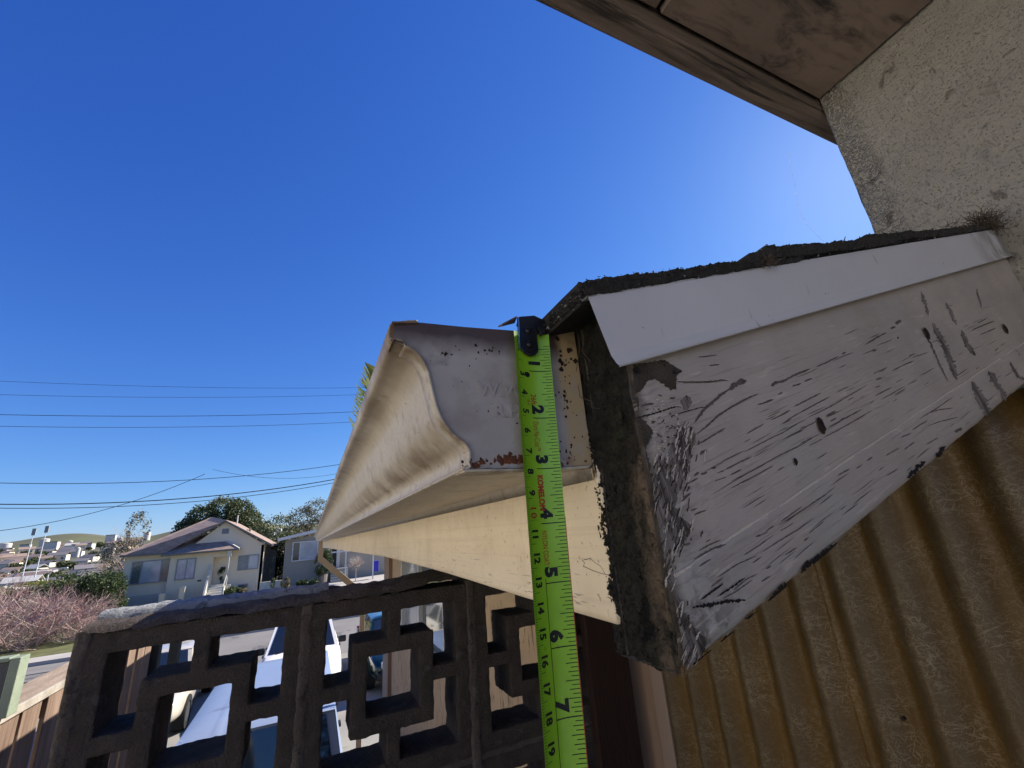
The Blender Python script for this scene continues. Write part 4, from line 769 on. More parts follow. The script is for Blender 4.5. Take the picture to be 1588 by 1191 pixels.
for k in range(110):                                    # the many fine gaps between them, along the grain
    s_ = rs.random()**1.3; X = .165+s_*.45; t0 = rs.choice([rs.uniform(-.052, -.030), rs.uniform(-.022, .035), rs.uniform(-.022, .02), rs.uniform(.0, .05)])
    if X > .45 and t0 > 0 and rs.random() < .6: continue
    ln = rs.uniform(.004, .022)*(1+X); z = zr(X, t0); nn_ = 6; vv = []; w = rs.uniform(.00010, .00026)*(1+X); sd_ = rs.uniform(0, 50)
    for i in range(nn_+1):
        x = X+ln*i/nn_; zz = z+SL*ln*i/nn_+.0006*noise.noise(Vector((x*60, sd_, 0))); e = math.sin(math.pi*(i+.3)/(nn_+.6))*w*(1+.6*noise.noise(Vector((i*1.3, sd_, 3))))
        for sg in (1, -1): vv.append((x, rake_y(x, zz)-.00026, zz+sg*e))
    mbc.add(vv, [(2*i, 2*i+1, 2*i+3, 2*i+2) for i in range(nn_)])
part('paint_gaps', mbc, M['crack'], rk, kind='stuff')
mbc = MB()
for pts, w in (([(980,650),(1012,642),(1047,631),(1056,632)], 2.2), ([(1036,647),(1058,640),(1086,632),(1097,631)], 1.4), ([(1067,941),(1088,938),(1114,933),(1126,931),(1150,930)], 5), ([(1236,889),(1245,875),(1257,870),(1275,857),(1292,842)], 9), ([(1186,932),(1206,916),(1224,906)], 10), ([(1114,995),(1126,986),(1147,975)], 11), ([(1148,960),(1170,949)], 6),
    ([(1070,1030),(1085,1022),(1105,1006)], 9), ([(1400,742),(1415,729),(1430,716)], 7), ([(1446,710),(1460,692)], 6), ([(1300,838),(1330,818),(1350,800)], 4), ([(1105,925),(1125,912),(1150,895)], 2.6), ([(1080,930),(1100,915),(1115,905)], 3)): stroke(mbc, pts, w, .8, .00040, 1.4)
part('open_split', mbc, M['crackd'], rk, kind='stuff')
mbc = MB()
for pts, w in (([(1428,452),(1440,490)], 5), ([(1446,500),(1456,520),(1472,555),(1484,590)], 9), ([(1436,520),(1452,555),(1470,592)], 3), ([(1466,468),(1484,505)], 4), ([(1490,512),(1500,535),(1512,552)], 7), ([(1503,592),(1516,622),(1532,648)], 12), ([(1529,576),(1545,604),(1558,624)], 8), ([(1514,448),(1522,478)], 3), ([(1562,562),(1574,585),(1586,590)], 5)): stroke(mbc, pts, w, .7, .00022, 1.6)
part('grey_stain', mbc, M['barewood'], rk, kind='stuff')
def patch(name, pts, m, off, lab=None):
    P2 = [np.array(p, float) for p in pts]; ring = []; sd_ = random.uniform(0, 99)
    for i, (a, b) in enumerate(zip(P2, P2[1:]+P2[:1])):
        k = max(1, int(np.linalg.norm(b-a)/1.6)); nn = np.array([-(b-a)[1], (b-a)[0]])/(np.linalg.norm(b-a)+1e-9)
        for j in range(k): q_ = a+(b-a)*j/k+nn*2.6*noise.fractal(Vector((len(ring)*.45, sd_, 0)), 1, 2, 3); ring.append(q_)
    vv = []
    for q_ in ring: p = onY(q_[0], q_[1], YR); x = max(p[0], XF+.0004); vv.append((x, YR, p[2]))
    me = MB().add(vv, [tuple(range(len(vv)))]).mesh(name); bm = bmesh.new(); bm.from_mesh(me); bmesh.ops.triangulate(bm, faces=bm.faces); bmesh.ops.subdivide_edges(bm, edges=[e for e in bm.edges if e.calc_length() > .003], cuts=4, use_grid_fill=True); bmesh.ops.triangulate(bm, faces=bm.faces)
    for v_ in bm.verts: v_.co.y = rake_y(v_.co.x, v_.co.z)-off
    bm.normal_update()
    if sum(f.normal.y*f.calc_area() for f in bm.faces) > 0: bmesh.ops.reverse_faces(bm, faces=bm.faces)
    bm.to_mesh(me); bm.free(); return link(name, me, m, rk)
patch('bare_wood', [(1050,665),(1062,660),(1075,662),(1079,678),(1073,699),(1068,720),(1063,738),(1051,760),(1047,785),(1052,798),(1063,808),(1077,820),(1065,833),(1054,850),(1040,859),(1033,880),(1037,912),(1028,860),(1018,806),(1011,762),(1012,740),(1020,722),(1036,700)], M['barewood'], .00035)
patch('bare_wood', [(980,567),(1000,563),(1029,558),(1042,566),(1058,577),(1048,582),(1048,602),(1040,606),(1028,596),(1014,588),(1004,590),(996,604),(984,612)], M['mossywood'], .00035)
patch('bare_wood', [(1054,622),(1062,614),(1070,616),(1072,626),(1066,636),(1058,634)], M['barewood'], .0004)
patch('bare_wood', [(982,612),(990,618),(988,646),(998,652),(1012,668),(1008,682),(1000,694),(1004,712),(1012,738),(1006,740)], M['mossywood'], .0004)
patch('bare_wood', [(1036,912),(1050,930),(1060,960),(1090,990),(1086,1012),(1070,1034),(1061,1044),(1052,990),(1040,940)], M['barewood'], .0003)
def ridgef(u, v_):
    X = XF+.0035+.60*u; a = math.pi*v_; r_ = (.0005+.0003*noise.noise(Vector((X*300, 1, 1)))+(.0010*max(0, noise.noise(Vector((X*620, 1, 9)))) if X < .17 else 0))*(.25 if .005 < ((X*7) % 1)*.15 < .02 else 1)
    z0 = -.0262 + .0006*noise.noise(Vector((X*30, 7, 1))); return (X, YR-.0002-r_*math.sin(a), zr(X, z0)+.0009*math.cos(a))
part('paint_ridge', MB().grid(ridgef, 500, 6), M['ridge'], rk, smooth=True)
# torn fibres and curled chips in the bare zone beside the arris
mdk, mlt = MB(), MB(); rs = random.Random(41)
BZ = [(1066, 668), (1072, 690), (1060, 720), (1050, 750), (1040, 790), (1052, 812), (1060, 826), (1044, 850), (1034, 880), (1030, 830), (1020, 780), (1018, 740), (1030, 710), (1048, 684), (1008, 640), (1024, 620), (1040, 660), (1020, 680), (1046, 930), (1056, 970), (1070, 1000), (1062, 1020)]
for k in range(330):
    bx, by = rs.choice(BZ); x, y = bx+rs.gauss(0, 9), by+rs.gauss(0, 14)
    if x < 984+.17*(y-600)+4: continue
    ln = rs.uniform(5, 26)
    if y < 700 and x < 1050: dx, dy = rs.uniform(.4, 1), rs.uniform(-.6, .4); ln *= .5
    else: dx, dy = -rs.uniform(.15, .65), 1
    q_ = [(x, y), (x+dx*ln*.5+rs.uniform(-1, 1), y+dy*ln*.5), (x+dx*ln*.8, y+dy*ln)]
    stroke(mdk if rs.random() < .62 else mlt, q_, rs.uniform(.7, 2.6), .8, rs.uniform(.0004, .0009), 1.6)
part('torn_fibre', mdk, M['mossywood'], rk, kind='stuff'); part('torn_fibre', mlt, M['ridge'], rk, kind='stuff', label='pale curled paint chips')
# crumbs of rotten wood on the end grain
mbc = MB(); rs = random.Random(3)
for k in range(2600):
    u, v_ = rs.uniform(.02, 1.0), rs.random(); p = Vector(rotf(u, v_)); sz = rs.uniform(.0003, .0013)*(1 if rs.random() < .9 else 1.8)
    d1, d2, d3 = [Vector((rs.uniform(-1, 1), rs.uniform(-1, 1), rs.uniform(-1.4, 1.4))).normalized()*sz for _ in range(3)]; p.x -= .0002
    mbc.add([p+d1, p+d2, p+d3, p-(d1+d2+d3)*.5], [(0,1,2),(0,1,3),(1,2,3),(0,2,3)])
part('crumbling_fibre', mbc, M['rot'], ro, kind='stuff')
# flashing
mb = MB(); fr = [(.1071, -.0030, .1126), (.1065, -.0036, .1127), (.085, -.0038, .1178), (.0745, -.0040, .1203), (.0700, -.0054, .1214), (.0683, -.0064, .1220), (.0677, -.0058, .1222)]
xs_ = [0, .03, .06, .1, .16, .24, .33, .45, .57, .64]; v = []
for k, dx in enumerate(xs_):
    for z0, dy, x0 in fr:
        X = x0+dx; v.append((X, YR+dy+.0004*noise.noise(Vector((X*12, z0*50, 0))), zr(X, z0)))
q = len(fr); mb.add(v, [(i*q+j, (i+1)*q+j, (i+1)*q+j+1, i*q+j+1) for i in range(len(xs_)-1) for j in range(q-1)])
mb.slab([(.1126, YR-.003, .1005), (.76, YR-.003, zr(.76, .1071)), (.76, YR+.03, zr(.76, .1071)), (.1126, YR+.03, .1005)], (0, 0, .0008))
fl = part('flashing', mb, M['flash'], E0, world=True, smooth=False, bevel=0)
# roof deck underside + eave edge
mb = MB(); mb.slab([(.112, YR+.002, .0985), (2.6, YR+.002, .0985+SL*2.488), (2.6, 6.9, .0985+SL*2.488-.01), (.112, 6.9, .086)], (0, 0, .0045)); part('roof_deck', mb, M['shingle'], E0, world=True)
# shingles, course by course, ragged at the verge
def shingle(x0, x1, y0, y1, h0, h1, th, seed, fine=True):
    nu, nv = (int((x1-x0)/.0012)+2, 10) if fine else (6, 2)
    def top(u, v_):
        X = x0+(x1-x0)*u; yj = (.002*noise.noise(Vector((X*40, seed, 0)))+.0016*noise.noise(Vector((X*260, seed, 3)))+.001*noise.noise(Vector((X*900, seed, 3)))) if (v_ == 0 and fine) else 0
        Y = y0+yj+(y1-y0)*(v_**2.5)
        hh = h0+(h1-h0)*u + (.0012*noise.fractal(Vector((X*60, Y*60, seed)), 1, 2, 3)+.0009*noise.noise(Vector((X*500, Y*400, seed))) if fine else .001*noise.noise(Vector((X*20, Y*4, seed))))*(1 if Y < .6 else .4)
        return (X, Y, zr(X, .1035)+hh)
    mb = MB(); mb.grid(top, nu, nv); n0 = len(mb.v)
    mb.grid(lambda u, v_: (lambda p: (p[0]+(.002 if fine else 0), p[1]+.0015, p[2]-th))(top(u, v_)), nu, nv)
    ring = [i*(nv+1) for i in range(nu+1)]
    mb.f += [(a, b, b+n0, a+n0) for a, b in zip(ring, ring[1:])]; mb.f += [(j, j+1, j+1+n0, j+n0) for j in range(nv)]; e = nu*(nv+1); mb.f += [(e+j, e+j+1, e+j+1+n0, e+j+n0) for j in range(nv)]
    mb.f += [(i*(nv+1)+nv, (i+1)*(nv+1)+nv, (i+1)*(nv+1)+nv+n0, i*(nv+1)+nv+n0) for i in range(nu)]
    return part('shingle', mb, M['shingle'], E0, world=True, smooth=False)
shingle(.109, .30, YR-.006, 1.1, .007, .007, .0025, 1); shingle(.1085, .255, YR-.005, 1.1, .0115, .0095, .004, 2)
shingle(.24, .45, YR-.007, 1.1, .014, .011, .0055, 3); shingle(.262, .47, YR-.004, 1.1, .0185, .0125, .005, 4); shingle(.39, .62, YR-.006, 1.1, .0155, .0105, .005, 5); shingle(.403, .64, YR-.004, 1.1, .018, .0125, .004, 6); shingle(.56, .80, YR-.006, 1.1, .010, .010, .004, 7)
shingle(.62, .80, YR-.003, 1.1, .014, .014, .004, 8)
for k in range(6):
    for j, (x0, x1) in enumerate(((.109, .30), (.26, .47), (.42, .64), (.58, .80), (.76, 1.0))):
        shingle(x0, x1, 1.1+k*.95, 1.1+(k+1)*.95-.006, .010, .007, .004, 20+k*7+j, fine=False)
mbg = MB(); mbl = MB(); rs = random.Random(12)
for k in range(2200):
    if rs.random() < .72:
        X = .110+.55*rs.random()**1.2; Yp = YR-.0065+rs.random()*.006; hz = rs.uniform(.0035, float(np.interp(X, [.109, .24, .262, .31, .39, .403, .5, .66], [.0120, .010, .0185, .0150, .0135, .0180, .0150, .0140])))
        p = Vector((X, Yp, zr(X, .1035)+hz+.0005))
    else:
        p = Vector((.1085+rs.uniform(-.0012, .001), YR-.004+rs.random()**2*.25, .0965+rs.uniform(.001, .0085)))
    sz = rs.uniform(.0003, .0010)*(1.7 if rs.random() < .07 else 1); d1, d2, d3 = [Vector((rs.uniform(-1, 1), rs.uniform(-1, 1), rs.uniform(-1, 1))).normalized()*sz for _ in range(3)]
    (mbl if rs.random() < .10 else mbg).add([p+d1, p+d2, p+d3, p-(d1+d2+d3)*.6], [(0,1,2),(0,1,3),(1,2,3),(0,2,3)])
part('roof_grit', mbg, M['shingle'], E0, world=True, kind='stuff'); part('roof_grit', mbl, M['cap_conc'], E0, world=True, kind='stuff', label='pale grit and lichen crumbs')
# nest of debris and roots
def fuzz(name, label, cat, c, rad, n, r_, m, seed, sq=(1, 1, 1)):
    rn = random.Random(seed); mb = MB()
    for k in range(n):
        p = Vector((rn.gauss(0, 1)*sq[0], rn.gauss(0, 1)*sq[1], rn.gauss(0, 1)*sq[2]))*rad*.5+Vector(c); pts = [p]; d = Vector((rn.uniform(-1, 1)*sq[0], rn.uniform(-1, 1)*sq[1], rn.uniform(-1, 1)*sq[2]))
        for s in range(4): d = (d+Vector((rn.uniform(-1, 1), rn.uniform(-1, 1), rn.uniform(-1, 1)))*.5).normalized(); pts.append(pts[-1]+d*rad*.35)
        mb.tube(pts, r_, 3, cap=False)
    return tag(part(name, mb, m), label, cat, None, 'stuff')
c = onY(1528, 346, YR-.004); fuzz('dry_roots', 'tangle of dry roots on the roof edge against the stucco', 'debris', c, .011, 330, .00028, M['twig'], 1, (2.0, .8, .8))
c = onY(1480, 353, YR-.004); fuzz('dry_roots', 'wisp of roots left of the tangle on the roof edge', 'debris', c, .007, 60, .0002, M['twig'], 2, (2.2, .6, .6))
c = onY(1195, 405, YR-.008); fuzz('dry_roots', 'small tuft of dead moss over the white flashing', 'debris', c, .0035, 90, .00015, M['twig'], 3, (1.8, .5, .8))
a = onY(1303, 383, YR); b = onY(1311, 367, YR); tag(part('twig', MB().tube([a, (a+b)/2+np.array([.001, 0, 0]), b], [.0007, .0005, .0003], 5), M['twig']), 'thin twig standing up from the shingles', 'twig')
t = thing('root_strand', 'thin dead root dangling in the gap beside the gutter end', 'root', onY(905, 560, .180))
for pts in ([(893, 505), (899, 540), (893, 580), (899, 610), (898, 640), (901, 665), (897, 700), (900, 716)], [(899, 615), (905, 618), (917, 622), (918, 632), (930, 634)], [(898, 668), (904, 690), (922, 700)], [(893, 505), (905, 520), (903, 545), (915, 560)]):
    part('strand', MB().tube([onX(x, y, XF-.003) for x, y in pts], .00018, 4), M['twig'], t, world=True)

# ================================================================== GUTTER
GYN = .1885
prof = [(648, 496), (628, 497), (609, 501), (605, 507), (605, 520), (609, 529), (628, 535), (649, 548), (664, 572), (672, 605), (684, 645), (705, 673), (722, 686), (730, 702), (728, 719), (719, 727), (740, 727), (800, 726), (870, 724), (916, 721)]
pp = [onY(x, y, GYN) for x, y in prof]
def resample(p3, per=5):
    out = []
    for i in range(len(p3)-1):
        for k in range(per):
            t = k/per; p0, p1, p2, p3_ = p3[max(i-1, 0)], p3[i], p3[i+1], p3[min(i+2, len(p3)-1)]
            out.append(.5*((2*p1)+(-p0+p2)*t+(2*p0-5*p1+4*p2-p3_)*t*t+(-p0+3*p1-3*p2+p3_)*t**3))
    out.append(p3[-1]); return out
pr = resample([np.array([p[0], p[2]]) for p in pp]); pr.append(np.array([XF-.001, .02])); pr.append(np.array([XF-.0008, .105]))
GU = thing('gutter', 'dirty white ogee rain gutter with stamped end cap, hanging on the cream fascia', 'gutter', (.08, .19, .03))
yl = [GYN+.001, .2, .215, .24, .27, .31, .36, .42, .5, .6, .72, .86, 1.02, 1.2, 1.5, 1.8, 2.2, 2.6, 3.1, 3.6, 4.2, 4.8, 5.5, 6.1, 6.62]
mb = MB(); v = []
for Y in yl:
    for x, z in pr:
        sag = -.0024*max(0, Y-.3); w = .0012*noise.noise(Vector((Y*2.2, z*10, 0)))*min(1, (Y-.18)*4) if z > .05 and x < .1 else 0
        v.append((x+w, Y, z+sag+w*.3))
q = len(pr); mb.add(v, [(i*q+j, (i+1)*q+j, (i+1)*q+j+1, i*q+j+1) for i in range(len(yl)-1) for j in range(q-1)])
tr_ = part('trough', mb, M['gutter'], GU, world=True, smooth=True); s_ = tr_.modifiers.new('s', 'SOLIDIFY'); s_.thickness = .0009; s_.offset = 0
# end cap: plate + wrapped flange
cp = [p for p in pr if p[1] < .0885 or p[0] > .12][:]; cp = [p for i, p in enumerate(pr) if i >= 5*5 and i < len(pr)-1]
top = [np.array([XF-.0008, .1045]), onY(850, 509, GYN)[[0, 2]], onY(800, 513, GYN)[[0, 2]], onY(720, 507, GYN)[[0, 2]], onY(650, 500, GYN)[[0, 2]], onY(612, 503, GYN)[[0, 2]]]
loop = [(p[0], GYN, p[1]) for p in cp]+[(p[0], GYN, p[1]) for p in top]
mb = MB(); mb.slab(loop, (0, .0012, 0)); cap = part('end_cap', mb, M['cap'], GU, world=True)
mb = MB(); c0 = np.array([.095, .065]); fl_ = []
for Y, o in ((GYN-.0016, .0004), (GYN-.0020, .0011), (GYN-.0012, .0018), (GYN+.012, .0015), (GYN+.0125, .0004)):
    for i, p in enumerate(cp):
        a, b = cp[max(i-1, 0)], cp[min(i+1, len(cp)-1)]; t_ = b-a; n2 = np.array([-t_[1], t_[0]]); n2 = n2/(np.linalg.norm(n2)+1e-9)
        if np.dot(n2, p-c0) < 0: n2 = -n2
        fl_.append((p[0]+n2[0]*o*(1 if i < 60 else .6), Y, p[1]+n2[1]*o))
q = len(cp); mb.add(fl_, [(k*q+j, k*q+j+1, (k+1)*q+j+1, (k+1)*q+j) for k in range(4) for j in range(q-1)])
part('cap_flange', mb, M['gutter'], cap, smooth=True)
mb = MB(); mb.slab([(.0285, GYN-.002, .0965), (.0410, GYN-.001, .0985), (.0405, GYN+.02, .0992), (.0285, GYN+.03, .0968)], (0, 0, -.0009)); part('bent_lip', mb, M['rustmetal'], GU, world=True)
mb = MB(); mb.grid(lambda u, v_: (.070+.0615*u, GYN-.0018+.0030*v_, .0262+.0012*math.sin(u*40)*.2+.0028*math.sin(math.pi*v_)*0-.0010*v_), 30, 3); part('bottom_seam', mb, M['rustmetal'], GU, world=True)
# stamped lettering
def text_mesh(body, size, extrude=0, bold=0, res=3):
    cu = bpy.data.curves.new('t', 'FONT'); cu.body = body; cu.size = size; cu.extrude = extrude; cu.offset = bold; cu.resolution_u = res
    ob = bpy.data.objects.new('t', cu); C.objects.link(ob); dg = bpy.context.evaluated_depsgraph_get(); dg.update()
    me = bpy.data.meshes.new_from_object(ob.evaluated_get(dg)); C.objects.unlink(ob); bpy.data.objects.remove(ob)
    vs_ = [tuple(v.co) for v in me.vertices]; fs_ = [tuple(p.vertices) for p in me.polygons]; bpy.data.meshes.remove(me); return vs_, fs_
for body, (px, py), sz in (('W.W.C', (740, 613), .0098), ('R.H', (765, 646), .0088)):
    vs_, fs_ = text_mesh(body, sz, .0007, .00020); c = onY(px, py, GYN); mb = MB(); mb.add([(c[0]+x*1.12, GYN-.0001-z, c[2]+y+x*.015) for x, y, z in vs_], fs_)
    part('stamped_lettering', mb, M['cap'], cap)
# stuck dirt, rust and old sealant on the end cap
rs = random.Random(77)
def specks(name, m, lst, y_, lab):
    mb = MB()
    for cx_, cy_, sx_, sy_, n_, r0s, r1s in lst:
        for k in range(n_):
            x, y = cx_+rs.gauss(0, sx_), cy_+rs.gauss(0, sy_); c = onY(x, y, y_); r_ = rs.uniform(r0s, r1s); nn = rs.randint(5, 8); a0 = rs.uniform(0, 6)
            if c[0] > XF-.002 or c[2] > .1 or c[2] < .027: continue
            v = [(c[0]+r_*rs.uniform(.5, 1.3)*math.cos(a0+i*6.283/nn), y_, c[2]+r_*rs.uniform(.5, 1.4)*math.sin(a0+i*6.283/nn)) for i in range(nn)]+[(c[0], y_-r_*.35, c[2])]
            mb.add(v, [(i, (i+1) % nn, nn) for i in range(nn)])
    return part(name, mb, m, cap, kind='stuff', label=lab)
specks('dirt_speck', M['hole'], [(708, 548, 16, 6, 9, .0003, .0008), (758, 545, 10, 8, 12, .0003, .0009), (780, 640, 14, 10, 7, .0003, .0008), (875, 552, 7, 14, 18, .0004, .0016), (878, 610, 6, 24, 22, .0003, .0010), (735, 590, 60, 50, 26, .0001, .0003), (890, 690, 12, 12, 14, .0003, .0008), (745, 716, 10, 4, 8, .0003, .0009)], GYN-.0001, 'dark dirt specks')
specks('rust_patch', M['rusty'], [(797, 712, 16, 4, 60, .0004, .0016), (742, 719, 8, 4, 26, .0003, .0012), (830, 716, 40, 3, 34, .0003, .0010)], GYN-.0002, 'rust along the bottom edge')
# far end cap, outlet, downspout
part('end_cap', MB().slab([(p[0], 6.62, p[1]-.0152) for p in cp]+[(XF-.001, 6.62, .09), (.03, 6.62, .081)], (0, .001, 0)), M['gutter'], GU, world=True)
mb = MB()
def ds(pts, w=.030, d=.022):
    vv = []
    for p in pts: vv += [(p[0]-w, 6.5-d, p[1]), (p[0]+w, 6.5-d, p[1]+p[2]), (p[0]+w, 6.5+d, p[1]+p[2]), (p[0]-w, 6.5+d, p[1])]
    return vv
vv = ds([(.118, .018, 0), (.118, -.225, .045), (.53, -.60, .045), (.66, -.72, 0), (.66, GZ, 0)]); mb.add(vv, [(i*4+j, i*4+(j+1) % 4, (i+1)*4+(j+1) % 4, (i+1)*4+j) for i in range(4) for j in range(4)])
part('downspout', mb, M['ds'], GU, world=True, bevel=.004)
# leaf litter and grass in the gutter
t = thing('grass_tuft', 'tuft of green grass growing out of the gutter', 'grass', (.06, .5, .08)); t['kind'] = 'stuff'
C.objects.unlink(t); bpy.data.objects.remove(t)
mb = MB(); rn = random.Random(5)
for (px, py, Y, n_) in ((584, 552, .27, 3), (577, 562, .28, 5), (570, 575, .29, 6), (565, 592, .31, 8), (558, 606, .34, 7), (553, 628, .36, 5), (546, 645, .40, 6), (543, 662, .42, 4)):
    for k in range(n_*2):
        tp_ = Vector(onX(px+rn.uniform(-7, 7), py+rn.uniform(-16, 8), .024)); tp_.z = max(tp_.z, .106); tp_.y = max(tp_.y, .265); b = Vector((.040+rn.uniform(0, .014), tp_.y+rn.uniform(-.01, .05), .084)); mdl = Vector((.034, (b.y+tp_.y)/2, .0995))
        for i_, (p, q_) in enumerate(((b, mdl), (mdl, tp_))):
            w = .0016*(1 if i_ == 0 else .8); mb.add([p-Vector((w, 0, 0)), p+Vector((w, 0, 0)), q_+Vector((w*(.7-.62*i_), 0, 0)), q_-Vector((w*(.7-.62*i_), 0, 0))], [(0, 1, 2, 3)])
tag(part('grass', mb, M['grassblade']), 'pale green grass blades sprouting out of the gutter', 'grass', None, 'stuff')
mb = MB(); mb.grid(lambda u, v_: (.045+.085*v_, .2+6.3*u, .078-.014*u+.004*noise.noise(Vector((u*90, v_*6, 0)))), 120, 8); tag(part('leaf_litter', mb, M['gutter_in'], smooth=True), 'dark litter filling the gutter behind its end cap', 'leaf litter', None, 'stuff')

# ================================================================== TAPE MEASURE
TY = .1832; Z0 = .1029*.1832/.1855
l0, l1, r0_, r1_ = onY(797, 520, TY), onY(845.6, 1191, TY), onY(850, 520, TY), onY(911, 1191, TY)
def xe(a, b, z): return a[0]+(b[0]-a[0])*(z-a[2])/(b[2]-a[2])
def tp(u, s, off=0):          # u across 0..1, s metres down the blade
    z = Z0-s; a, b = xe(l0, l1, z), xe(r0_, r1_, z); c = 1-(2*u-1)**2
    return (a+(b-a)*u, TY-.0006+.0026*c-off-.006*math.sin(min(s, .3)/.3*math.pi)*0, z+.0012*(1-2*abs(u-.5))*0)
TM = thing('tape_measure', 'lime green tape measure hooked on the gutter, hanging down with inch and centimetre marks', 'tape measure', tp(.5, .4))
mb = MB(); mb.grid(lambda u, v_: tp(v_, .004+.396*u), 60, 14); mb.grid(lambda u, v_: tp(1-v_, .004+.396*u, -.0004), 60, 14)
part('blade', mb, M['tape'], TM, world=True, smooth=True)
blk = MB(); red = MB(); OFF = .00012
def rect(m_, u0_, u1_, s0, s1, n=5):
    m_.grid(lambda a, b: tp(u0_+(u1_-u0_)*a, s0+(s1-s0)*b, OFF), n, 1)
IN = .0254
for k in range(1, 15*16):
    s = k*IN/16
    if s < .010: continue
    ln = .60 if k % 16 == 0 else .30 if k % 8 == 0 else .27 if k % 4 == 0 else .23 if k % 2 == 0 else .17
    w = .00016 if k % 16 else .00022; rect(blk, 1-ln, .985, s-w, s+w)
for k in range(8, 370):
    s = k*.001; ln = .20 if k % 10 == 0 else .12 if k % 5 == 0 else .075; rect(blk, .012, ln, s-.00010, s+.00010, 3)
rect(blk, .395, .41, 4.92*IN, 14.5*IN); rect(red, .985, 1.0, 3.9*IN, 14.5*IN)
def put(m_, body, size, u_, s, bold=0, sq=1.0, center=False, L=0):
    vs_, fs_ = text_mesh(body, size, 0, bold); wtot = max(v[0] for v in vs_); Wd = .0212; kx = L/wtot if L else 1
    m_.add([tp(u_+y/Wd*sq, s+x*kx-(wtot/2 if center else 0), OFF) for x, y, z in vs_], fs_)
for k in range(1, 15):
    w_ = .0054 if k < 10 else .0100
    put(blk, str(k), .0086, .42, k*IN-.0012-w_, .00055)
for k in range(3, 38):
    if k == 10: put(red, '1', .0052, .12, k*.01-.0068, .00012); put(red, '0', .0052, .12, k*.01-.0006-.0030, .00012)
    else: put(blk if k % 10 else red, str(k), .0052, .12, k*.01-.0006-(.0032 if k < 10 else .0062), .00022)
put(red, '26ft', .0046, .39, 1.50*IN, .00006, L=.0058); put(red, 'Dura Ny-Coat™', .0046, .40, 2.07*IN, .0, L=.0150); put(red, '8m', .0026, .27, 1.62*IN, 0)
put(red, 'KOMELON', .0044, .40, 3.12*IN, .00022, L=.0165); put(red, 'NYLON COAT', .0041, .40, 4.12*IN, .00003, L=.0150)
put(red, 'KOMELON', .0044, .40, 9.12*IN, .00022, L=.0165)
mb_ = MB(); ce = [(.27*math.cos(a), .0011*math.sin(a)) for a in np.linspace(0, 6.28, 14)[:-1]]
blk.add([tp(.335+.075*math.cos(a), 1.09*IN+.0015*math.sin(a), OFF) for a in np.linspace(0, 6.283, 18)[:-1]], [tuple(range(17))])
part('black_markings', blk, M['ink'], TM, world=True); part('red_markings', red, M['redink'], TM, world=True)
# hook: black riveted plate with rolled sides, lip bent over the gutter rim
hk = MB(); pl = []
cxx, hwid = tp(.40, .008)[0], .0052
outl = [(-hwid, .0035), (hwid, .0035)] + [(hwid*math.cos(a), -.0115-.005*math.sin(a)) for a in np.linspace(0, math.pi, 12)]
hk.slab([(cxx+x, TY-.0010, Z0-.0015+z) for x, z in outl], (0, .0012, 0))
hp_ = part('hook', hk, M['blackmetal'], TM, world=True, bevel=.0006, seg=3)
for dz in (-.0035, -.0115):
    part('rivet', MB().tube([(cxx, TY-.0009, Z0+dz), (cxx, TY-.0016, Z0+dz), (cxx, TY-.0020, Z0+dz)], [.0021, .0018, .0006], 16), M['blackmetal'], hp_, smooth=True)
mb = MB(); a, b = tp(0, .006)[0], tp(1, .006)[0]
mb.add([(a+.002, TY-.0012, Z0-.001), (a+.0035, TY-.0014, Z0+.0042), (b-.008, TY-.0014, Z0+.0062), (b-.001, TY-.0012, Z0+.0040), (b-.0016, TY-.0008, Z0-.0005), (b-.007, TY-.0010, Z0-.001)], [(0, 1, 2, 3, 4, 5)])
part('hook_head', MB().slab(mb.v, (0, .0022, 0)), M['blackmetal'], hp_, bevel=.0004)
part('hook_edge', MB().bar((a+.0018, TY-.0012, Z0-.015), (a+.0026, TY-.0014, Z0+.0035), .0007, .0012, (0, 1, 0)), M['steel'], hp_)
part('hook_edge', MB().slab([(b-.0072, TY-.0022, Z0-.0012), (b-.0014, TY-.0021, Z0+.0006), (b-.002, TY-.0021, Z0-.003), (b-.0062, TY-.0022, Z0-.0070)], (0, .0006, 0)), M['steel'], hp_)
part('hook_lip', MB().slab([(a-.0062, TY-.0006, Z0-.0008), (a+.0022, TY-.0010, Z0+.0045), (a+.004, TY+.006, Z0+.0048), (a-.006, TY+.006, Z0+.001)], (0, 0, -.0010)), M['rustmetal'], hp_)

# ================================================================== UPPER STOREY
XS = .735; YC = XS*.3452; ZS = XS*.8640
U = thing('upper_storey', 'upper storey with stucco wall, plywood soffit and rough beam overhead', 'building', (XS, YC, .25))
def stw(u, v_):
    z = -.6+(ZS+.62)*v_; y = YC-1.7*(u**1.6); e = max(0, 1-u*60)
    return (XS+.0035*noise.fractal(Vector((y*9, z*9, 0)), 1, 2, 4)+.0018*noise.fractal(Vector((y*60, z*60, 4)), 1, 2, 3)+.004*e, y, z)
part('stucco_wall', MB().grid(stw, 200, 260), M['stucco'], U, world=True, smooth=True)
part('stucco_return', MB().grid(lambda u, v_: (XS+.004+1.2*u, YC+.002*noise.noise(Vector((u*40, v_*90, 0))), .20+(ZS+.4-.2)*v_), 20, 40), M['stucco'], U, world=True, smooth=True)
ZB = ZS-.020
part('beam', MB().box(-.40, 1.6, YC+.0015, YC+.036, ZB, ZS+.10), M['beam'], U, world=True, bevel=.003)
sx = onZ(1009, 38, ZS)[0]
part('soffit_board', MB().box(sx+.004, XS-.006, -.42, YC-.004, ZS, ZS+.012), M['ply'], U, world=True, bevel=.001)
part('soffit_board', MB().box(-.35, sx-.004, -.42, YC-.004, ZS+.004, ZS+.016), M['beam'], U, world=True, bevel=.001, label='rough sawn soffit board left of the joint')
